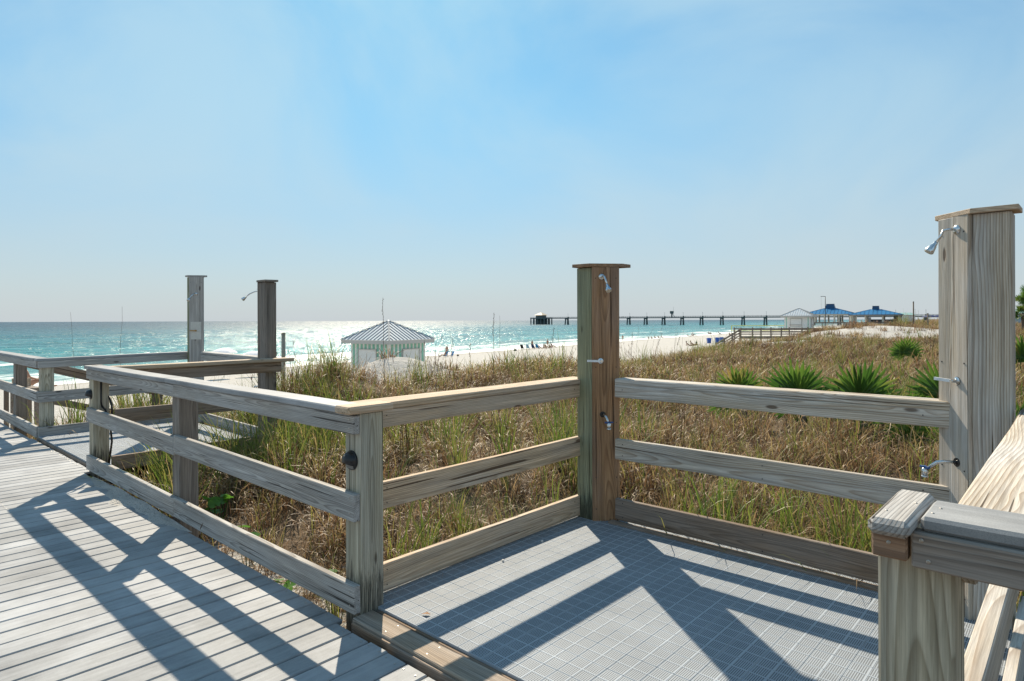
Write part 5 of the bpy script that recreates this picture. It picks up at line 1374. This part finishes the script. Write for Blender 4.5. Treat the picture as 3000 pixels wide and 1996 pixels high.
# platform and shelter at the seaward end
e0, e1 = pier_pt(-2.35), pier_pt(-1.35)
m_ = MB(); m_.bar(PO(e0 + Vector((0, 0, DECK - .5))), PO(e1 + Vector((0, 0, DECK - .5))), 19, 1.3); mk('end_platform', m_.mesh(), M_CONC, pier)
for q in (0, .25, .5, .75, 1):
    for sd_ in (-8, -2.5, 3, 8): c = e0.lerp(e1, q) + pn * sd_; m_ = MB(); m_.tube([PO(c + Vector((0, 0, DECK - 1))), PO(c + Vector((0, 0, SEA_Z - 3)))], .8, 8); mk('pile', m_.mesh(), M_CONC, pier)
c = e0.lerp(e1, .48); sh_ = MB(); rz = math.atan2(pd.y, pd.x)
sh_.box(PO(c + Vector((0, 0, DECK + 1.9))), (11, 9, 3.6), rz); el = mk('shelter', sh_.mesh(), M_CONC, pier)
m_ = MB(); Mr = Matrix.Rotation(rz, 3, 'Z'); b, t2 = quad_roof(7.2, 6.2, 0, 1.2, .8, 3.4); m_.add([Mr @ Vector(q) + PO(c + Vector((0, 0, DECK + 3.7))) for q in b + t2], [(0, 1, 5, 4), (1, 2, 6, 5), (2, 3, 7, 6), (3, 0, 4, 7), (4, 5, 6, 7), (3, 2, 1, 0)]); mk('shelter_roof', m_.mesh(), M_PIERROOF, pier)
for sd_ in (-9.3, 9.3):
    m_ = MB()
    for zz in (1.15, .6): m_.bar(PO(e0 + pn * sd_ + Vector((0, 0, DECK + zz))), PO(e1 + pn * sd_ + Vector((0, 0, DECK + zz))), .14, .14)
    for q in range(9): p = e0.lerp(e1, q / 8) + pn * sd_; m_.bar(PO(p + Vector((0, 0, DECK))), PO(p + Vector((0, 0, DECK + 1.2))), .16, .16)
    mk('railing_panel', m_.mesh(), M_CONC, pier)
# lookout tower halfway
c = pier_pt(6.45); tw = MB(); tw.tube([PO(c + Vector((0, 0, DECK))), PO(c + Vector((0, 0, DECK + 4)))], .7, 8); tw.box(PO(c + Vector((0, 0, DECK + 5.6))), (3.2, 2.6, 3.2), rz); tw.bar(PO(c + pd * 1.0), PO(c + pd * 5.0 + Vector((0, 0, DECK))), .01, .01)
tw = MB(); tw.tube([PO(c + Vector((0, 0, DECK))), PO(c + Vector((0, 0, DECK + 4)))], .8, 8); tw.box(PO(c + Vector((0, 0, DECK + 5.5))), (3.4, 2.6, 3.0), rz); tw.bar(PO(c + pd * .8 + Vector((0, 0, DECK + 4))), PO(c + pd * 4.2 + Vector((0, 0, DECK))), .5, .3); tw.tube([PO(c + pd * 2 + Vector((0, 0, DECK + 6))), PO(c + pd * 2 + Vector((0, 0, DECK + 12)))], .08, 6); mk('lookout_tower', tw.mesh(), M_CONC, pier)

# ================================================================== people
SKIN = plain_cache('sun_tanned_skin', (.36, .20, .135), .6); HAIR = plain_cache('dark_hair', (.03, .022, .018), .6)
CLOTH = {}
def cloth(n, c):
    if n not in CLOTH: CLOTH[n] = plain('cloth_' + n, c, .85)
    return CLOTH[n]
GREY = cloth('grey', (.33, .34, .36)); WHITE = cloth('white', (.72, .72, .70)); NAVY = cloth('navy', (.02, .03, .09)); TEAL = cloth('teal', (.04, .30, .28)); RED = cloth('red', (.40, .05, .04)); BLK = cloth('black', (.015, .015, .018)); MINT = cloth('mint', (.30, .50, .42)); STRAW = cloth('straw', (.45, .36, .20))
POSES = {
 'stand': dict(pel=(0, 0, .93), sp=(0, .01, 1.15), ch=(0, 0, 1.36), nk=(0, .0, 1.50), hd=(0, -.02, 1.66), la=((-.19, 0, 1.40), (-.25, .03, 1.13), (-.24, -.04, .88)), ra=((.19, 0, 1.40), (.25, .03, 1.13), (.24, -.06, .88)), ll=((-.10, 0, .88), (-.11, -.02, .48), (-.12, .02, .07), (-.13, -.14, .03)), rl=((.10, 0, .88), (.11, -.02, .48), (.12, .02, .07), (.13, -.14, .03))),
 'walk': dict(pel=(0, 0, .92), sp=(0, .0, 1.14), ch=(0, -.01, 1.35), nk=(0, -.02, 1.49), hd=(0, -.04, 1.65), la=((-.19, 0, 1.39), (-.26, .12, 1.14), (-.30, .05, .92)), ra=((.19, 0, 1.39), (.27, -.08, 1.14), (.33, -.16, .95)), ll=((-.10, 0, .87), (-.10, -.18, .50), (-.10, -.12, .09), (-.10, -.26, .05)), rl=((.10, 0, .87), (.11, .08, .47), (.11, .30, .12), (.12, .22, .04))),
 'chair': dict(pel=(0, 0, .28), sp=(0, .12, .50), ch=(0, .20, .70), nk=(0, .24, .84), hd=(0, .23, 1.00), la=((-.19, .18, .74), (-.27, .10, .50), (-.22, -.14, .42)), ra=((.19, .18, .74), (.27, .10, .50), (.22, -.14, .42)), ll=((-.10, -.02, .27), (-.12, -.42, .44), (-.12, -.72, .12), (-.12, -.84, .14)), rl=((.10, -.02, .27), (.13, -.44, .40), (.13, -.78, .08), (.13, -.90, .12))),
 'sand': dict(pel=(0, 0, .12), sp=(0, .05, .34), ch=(0, .06, .56), nk=(0, .05, .70), hd=(0, .02, .86), la=((-.19, .06, .60), (-.24, -.12, .42), (-.14, -.30, .38)), ra=((.19, .06, .60), (.24, -.12, .42), (.14, -.30, .38)), ll=((-.10, -.03, .12), (-.13, -.36, .46), (-.13, -.50, .07), (-.13, -.62, .05)), rl=((.10, -.03, .12), (.12, -.38, .42), (.13, -.56, .07), (.13, -.68, .05))),
 'recline': dict(pel=(0, 0, .12), sp=(0, .20, .24), ch=(0, .38, .40), nk=(0, .48, .50), hd=(0, .54, .64), la=((-.19, .40, .43), (-.28, .52, .22), (-.26, .42, .04)), ra=((.19, .40, .43), (.28, .52, .22), (.26, .42, .04)), ll=((-.10, -.04, .12), (-.12, -.48, .26), (-.12, -.86, .07), (-.12, -.95, .12)), rl=((.10, -.04, .12), (.13, -.50, .12), (.13, -.92, .07), (.13, -1.0, .14))),
}
def person_mesh(pose):
    p = POSES[pose]; V = []; E = []; Rd = []; tagv = []
    def add(c, r_, tg, par=None):
        V.append(c); Rd.append(r_); tagv.append(tg); i_ = len(V) - 1
        if par is not None: E.append((par, i_))
        return i_
    pe = add(p['pel'], (.155, .115), 1); s = add(p['sp'], (.135, .10), 2, pe); c = add(p['ch'], (.165, .105), 2, s); n = add(p['nk'], (.055, .055), 0, c)
    hd = Vector(p['hd']); nk = Vector(p['nk']); h1 = add(tuple(nk.lerp(hd, .55)), (.075, .085), 0, n); h2 = add(tuple(hd), (.085, .10), 0, h1); h3 = add(tuple(hd + (hd - nk).normalized() * .085), (.05, .06), 3, h2)
    for k in ('la', 'ra'):
        a = p[k]; i0 = add(a[0], (.06, .06), 2, c); i1 = add(a[1], (.042, .042), 0, i0); i2 = add(a[2], (.03, .03), 0, i1); d = (Vector(a[2]) - Vector(a[1])).normalized(); add(tuple(Vector(a[2]) + d * .13), (.026, .02), 0, i2)
    for k in ('ll', 'rl'):
        a = p[k]; i0 = add(a[0], (.085, .085), 1, pe); m0 = add(tuple(Vector(a[0]).lerp(Vector(a[1]), .6)), (.075, .075), 1, i0); i1 = add(a[1], (.055, .055), 0, m0); m1 = add(tuple(Vector(a[1]).lerp(Vector(a[2]), .35)), (.055, .055), 0, i1); i2 = add(a[2], (.035, .035), 0, m1); add(a[3], (.035, .025), 0, i2)
    me = bpy.data.meshes.new('skel'); me.from_pydata(V, E, []); o = bpy.data.objects.new('skel', me); link(o)
    md = o.modifiers.new('s', 'SKIN'); md.use_smooth_shade = True
    for i_, sv in enumerate(me.skin_vertices[0].data): sv.radius = Rd[i_]; sv.use_root = (i_ == 0)
    ms = o.modifiers.new('u', 'SUBSURF'); ms.levels = 1; ms.render_levels = 1
    dg = bpy.context.evaluated_depsgraph_get(); out = bpy.data.meshes.new_from_object(o.evaluated_get(dg)); out.name = 'person_body'
    bpy.data.objects.remove(o)
    # zone of each face = zone of the nearest limb segment
    seg = [(np.array(V[a]), np.array(V[b]), tagv[b] if tagv[b] != 3 else 3) for a, b in E]
    cen = np.array([f.center for f in out.polygons]); best = np.full(len(cen), 9.); zone = np.zeros(len(cen), int)
    for a, b, tg in seg:
        ab = b - a; tt = np.clip(((cen - a) @ ab) / (ab @ ab), 0, 1); dd = np.linalg.norm(cen - (a + tt[:, None] * ab), axis=1); mk_ = dd < best; best[mk_] = dd[mk_]; zone[mk_] = tg
    hdv = np.array(p['hd']); back = (np.linalg.norm(cen - hdv, axis=1) < .16) & ((cen[:, 1] > hdv[1] + .02) | (cen[:, 2] > hdv[2] + .06)); zone[back] = 3
    out.polygons.foreach_set('material_index', zone.tolist()); out.polygons.foreach_set('use_smooth', [True] * len(out.polygons)); return out
BODY = {k: person_mesh(k) for k in POSES}
def hat_mesh():
    m_ = MB(); m_.lathe([(.17, 0), (.165, .012), (.10, .02), (.095, .10), (.05, .125)], 14); return m_.mesh(smooth=True)
HATM = hat_mesh()
def person(label, pose, px, Z, shirt, shorts, face=0.0, scale=1.0, hat=None, z=None, hair=None, group='people on the beach'):
    x, y, zz = ground_at(px, Z) if z is None else (*brg(px, Z), z)
    me = BODY[pose].copy(); me.materials.clear()
    for m_ in (SKIN, shorts, shirt, hair or HAIR): me.materials.append(m_)
    t_ = thing('person', label, 'person', (x, y, zz), math.atan2(-y, -x) + R(90) + face, group)
    b = mk('body', me, None, t_); t_.scale = (scale,) * 3
    if hat:
        h_ = mk('hat', HATM.copy(), hat, t_); hd = POSES[pose]['hd']; h_.location = (hd[0], hd[1], hd[2] + .05)
    return t_
def chair_obj(label, px, Z, mat, face=0.0, scale=1.0):
    x, y, z = ground_at(px, Z); t_ = thing('beach_chair', label, 'chair', (x, y, z), math.atan2(-y, -x) + R(90) + face, 'low folding beach chairs'); t_.scale = (scale,) * 3
    m_ = MB(); m_.bar((0, -.34, .24), (0, .10, .20), .54, .02); mk('seat', m_.mesh(), mat, t_); m_ = MB(); m_.bar((0, .10, .20), (0, .42, .84), .54, .02); mk('backrest', m_.mesh(), mat, t_)
    for s_ in (-.28, .28):
        m_ = MB(); m_.tube([(s_, -.34, .24), (s_, .25, .0)], .014, 6); mk('leg', m_.mesh(), M_STEEL, t_); m_ = MB(); m_.tube([(s_, .10, .20), (s_, -.30, .0)], .014, 6); mk('leg', m_.mesh(), M_STEEL, t_); m_ = MB(); m_.tube([(s_, -.28, .42), (s_, .24, .46)], .018, 6); mk('armrest', m_.mesh(), M_STEEL, t_)
    return t_
BLUEC = cloth('sky_blue_canvas', (.03, .27, .55)); STRIPE = cloth('pale_blue_canvas', (.30, .48, .60))
away = math.pi
Z1 = on_ground(1308, 1046)
person('man in grey shirt standing behind the blue beach chairs right of the kiosk', 'stand', 1309, Z1 * 1.01, GREY, GREY, .4)
chair_obj('blue beach chair with a reclining bather, right of the kiosk', 1304, Z1 * .985, BLUEC, -1.1); person('bather reclining in the blue beach chair with legs stretched left', 'chair', 1302, Z1 * .985, RED, RED, -1.2)
chair_obj('empty blue beach chair right of the standing man', 1322, Z1 * .985, BLUEC, -1.0)
def sandals(label, px, py, s=.3):
    x, y, z = ground_at(px, on_ground(px, py)); t_ = thing('beach_bag', label, 'bag', (x, y, z)); m_ = MB(); m_.lathe([(s * .8, -.03), (s, .05), (s * .9, s * .9), (s * .5, s * 1.05)], 12); mk('body', m_.mesh(smooth=True), BLK, t_); m_ = MB(); m_.tube([(-s * .5, 0, s), (-s * .3, 0, s * 1.7), (s * .3, 0, s * 1.7), (s * .5, 0, s)], .025, 6); mk('handle', m_.mesh(), BLK, t_)
sandals('small dark bag lying on the sand right of the empty blue chair', 1341, 1044, .18); sandals('black bag on the sand left of the large bathing group', 1509, 1029, .3)
Z2 = on_ground(1560, 1023)
chair_obj('black beach chair at the left end of the large bathing group', 1531, Z2 * .975, BLK, 2.6, 1.2)
chair_obj('pale striped beach chair next to the black one', 1547, Z2 * .985, STRIPE, 2.7, 1.15)
person('bather in mint shorts standing in the large group', 'stand', 1559, Z2 * 1.03, SKIN, MINT, .6)
chair_obj('navy beach chair in the large bathing group', 1562, Z2 * .99, NAVY, 2.7, 1.1); person('bather with dark shirt seated in the navy chair', 'chair', 1562, Z2 * .99, NAVY, NAVY, 2.7)
chair_obj('teal beach chair in the large bathing group', 1574, Z2 * .995, BLUEC, 2.7, 1.1); person('bather seated in the teal chair of the large group', 'chair', 1574, Z2 * .995, TEAL, BLK, 2.7)
person('bather lying back with bent knees beside the teal chair', 'recline', 1586, Z2, RED, BLK, 1.7)
person('bather in red sitting on the sand in the large group', 'sand', 1593, Z2 * 1.0, RED, NAVY, 1.8); person('bather in white sitting just in front of the hatted woman', 'chair', 1599, Z2 * .99, WHITE, NAVY, 2.2)
person('woman with straw hat standing at the right of the large group', 'stand', 1604, Z2 * 1.02, STRAW, NAVY, .3, 1.0, STRAW)
person('person wrapped in a teal towel at the right end of the large group', 'chair', 1617, Z2 * 1.02, TEAL, TEAL, 1.2, 1.1); person('child in navy sitting between the hatted woman and the teal towel', 'sand', 1610, Z2 * 1.0, NAVY, NAVY, 1.0)
person('shirtless man in pale shorts walking alone along the waterline', 'walk', 1824, on_ground(1824, 999.5), SKIN, MINT, 2.9)
Z3 = on_ground(1900, 993)
for k, (px, dz, sh_, po, lb) in enumerate(((1899, 1., RED, 'sand', 'left bather of a seated pair near the waterline, in red'), (1908, 1.0, BLK, 'sand', 'right bather of a seated pair near the waterline, in black'), (1918, 1.04, RED, 'sand', 'bather in red, leftmost of three by the waterline'), (1928, 1.05, BLK, 'sand', 'bather in black, middle of three by the waterline'), (1940, 1.05, SKIN, 'recline', 'bather lying on an elbow, rightmost of three by the waterline'))):
    person(lb, po, px, Z3 * dz, sh_, BLK, 1.8 + .2 * k)
Z4 = on_ground(2022, 986)
person('bather stretched out on a towel at the left of the trio near the surf', 'recline', 2018, Z4, TEAL, BLK, 1.6, 1.1); person('bather sitting upright in the middle of the trio near the surf', 'sand', 2027, Z4, RED, BLK, 1.9, 1.2); person('tallest bather at the right of the trio near the surf', 'chair', 2032, Z4 * 1.01, BLK, BLK, 1.7, 1.25)
Z5 = on_ground(2078, 980); person('dark figure crouching at the edge of the wash', 'sand', 2076, Z5, BLK, WHITE, 1.2, 1.3); person('pale figure beside the dark one at the edge of the wash', 'sand', 2081, Z5, WHITE, BLK, 1.9, 1.2)
chair_obj('blue beach chair farther along near the wash', 2108, on_ground(2107, 981), BLUEC, 1.4, 1.3); person('bather reclining in the far blue chair near the wash', 'chair', 2107, on_ground(2107, 981), NAVY, BLK, 1.5, 1.2)
Z6 = on_ground(2024, 1015); person('sunbather with dark cap just beyond the dune crest', 'recline', 2020, Z6, SKIN, RED, 1.3, 1.0, BLK); person('sunbather with straw hat just beyond the dune crest', 'recline', 2032, Z6 * 1.03, SKIN, RED, 1.3, 1.0, STRAW)
x, y, z = ground_at(2040, Z6 * 1.03); t_ = thing('cooler_flask', 'navy upright flask beside the straw-hatted sunbather', 'flask', (x, y, z)); m_ = MB(); m_.lathe([(.13, 0), (.13, .5), (.09, .55)], 12); mk('body', m_.mesh(), NAVY, t_); m_ = MB(); m_.lathe([(.08, .55), (.08, .64)], 12); mk('lid', m_.mesh(), BLK, t_)
person('bather sitting low behind the sloping stair railing', 'sand', 2137, on_ground(2137, 984), RED, BLK, 1.0, 1.2); person('figure near the left net post beyond the stairs', 'walk', 2152, on_ground(2152, 974), BLK, BLK, 1.2)
for k, (px, c_) in enumerate(((2283, WHITE), (2290, NAVY), (2297, BLK))): person(('pale-shirted', 'navy-shirted', 'black-shirted')[k] + ' distant bather left of the white kiosk', 'chair', px, on_ground(px, 964), c_, BLK, 1.0, 1.3)
for k, (px, dz, c_, po) in enumerate(((2490, 168, NAVY, 'stand'), (2502, 168, BLK, 'stand'), (2524, 180, BLK, 'stand'), (2537, 180, BLK, 'stand'), (2570, 180, WHITE, 'stand'), (2592, 179, NAVY, 'stand'), (2597, 179, NAVY, 'stand'), (2610, 179, BLK, 'stand'), (2643, 172, WHITE, 'stand'), (2706, 150, BLK, 'stand'), (2718, 150, BLK, 'stand'))):
    person(('first', 'second', 'third', 'fourth', 'fifth', 'sixth', 'seventh', 'eighth', 'ninth', 'tenth', 'eleventh')[k] + ' patron from the left around the two blue-roofed pavilions', po, px, dz, c_, BLK, k * .7, 1.0, None, -.55, None, 'patrons at the pavilions')
for k, n in enumerate((-1.2, -.1, .7, 3.6, 4.2, 7.9, 8.15, 9.0, 9.5, 10.2, 10.4, 10.6, 10.8, 11.6)):
    c = pier_pt(n) + pn * 2.0; t_ = thing('person', ORD[k] + ' tiny dark figure from the seaward end of the pier, at its railing', 'person', (c.x, c.y, DECK), k * 1.1, 'anglers on the pier'); me = BODY['stand'].copy(); me.materials.clear()
    for m_ in (SKIN, NAVY, (NAVY, BLK, RED)[k % 3], HAIR): me.materials.append(m_)
    mk('body', me, None, t_)
# left edge: hat of a bather, stair railing down to the beach
person('bather with white cap sitting beyond the far left railing', 'chair', 84, 22, WHITE, NAVY, 2.0, 1.0, WHITE, zat(1138, 22, 84) - .1)
person('bather in pink behind the far left railing', 'sand', 402, 46, RED, RED, 1.0, 1.3)
sr = thing('stair_railing', 'brown sloping stair handrail descending behind the far left railing', 'railing', (-11.0, 2.3, 0))
board('handrail', (-11.05, 1.98, .93), (-11.05, 3.72, .36), .045, .14, W_DARK, sr); board('lower_rail', (-11.05, 2.0, .45), (-11.05, 3.72, -.12), .045, .10, W_DARK, sr)
vpost('post', -11.12, -10.98, 3.62, 3.74, -.9, .44, W_OUT, sr)
wb = thing('wooden_box', 'open wooden box on the sand beyond the far left railing', 'box', (*brg(62, 13.5), zat(1133, 13.5, 62)), .3)
for k, (c, d) in enumerate((((0, -.11, .09), (.24, .02, .18)), ((0, .11, .09), (.24, .02, .18)), ((-.11, 0, .09), (.02, .19, .18)), ((.11, 0, .09), (.02, .19, .18)), ((0, 0, .01), (.20, .19, .02)))): m_ = MB(); m_.box(c, d); mk('side' if k < 4 else 'bottom', m_.mesh(), W_TAN, wb)
bt = thing('box_stand', 'low timber stand under the wooden box at the far left', 'stand', (*brg(62, 13.5), zat(1133, 13.5, 62) - 1.2)); m_ = MB(); m_.box((0, 0, 1.16), (.8, .5, .05)); mk('top', m_.mesh(), W_OUT, bt)
for a in (-.35, .35):
    for b in (-.2, .2): m_ = MB(); m_.box((a, b, .4), (.08, .08, 1.48)); mk('leg', m_.mesh(), W_OUT, bt)

# ---- palms at the right edge
def palm(label, px, Z, zc, seed, size=1.):
    x, y, z = ground_at(px, Z); t_ = thing('palm_tree', label, 'palm', (x, y, z)); r_ = random.Random(seed); H_ = zc - z
    m_ = MB(); m_.tube([(0, 0, -.3), (.05, .02, H_ * .3), (.03, .06, H_ * .7), (0, 0, H_)], [.19, .16, .15, .17], 12); mk('trunk', m_.mesh(smooth=True), M_TRUNK, t_)
    for k in range(30):
        o = bpy.data.objects.new('frond', fans[r_.randrange(4)]); link(o); o.parent = t_; az = r_.uniform(0, 6.283); tl = r_.uniform(.1, 2.2)
        M = Matrix.Rotation(tl, 3, Vector((-math.sin(az), math.cos(az), 0))) @ Matrix.Rotation(r_.uniform(0, 6.28), 3, 'Z'); o.location = (0, 0, H_ - .05); o.rotation_euler = M.to_euler(); sc = size * r_.uniform(1.2, 1.7); o.scale = (sc, sc, sc)
palm('tall cabbage palm at the right edge of the view', 3022, 46, 3.0, 5, 1.0); palm('lower cabbage palm behind the tall one at the right edge', 2996, 60, 2.0, 6, .9)
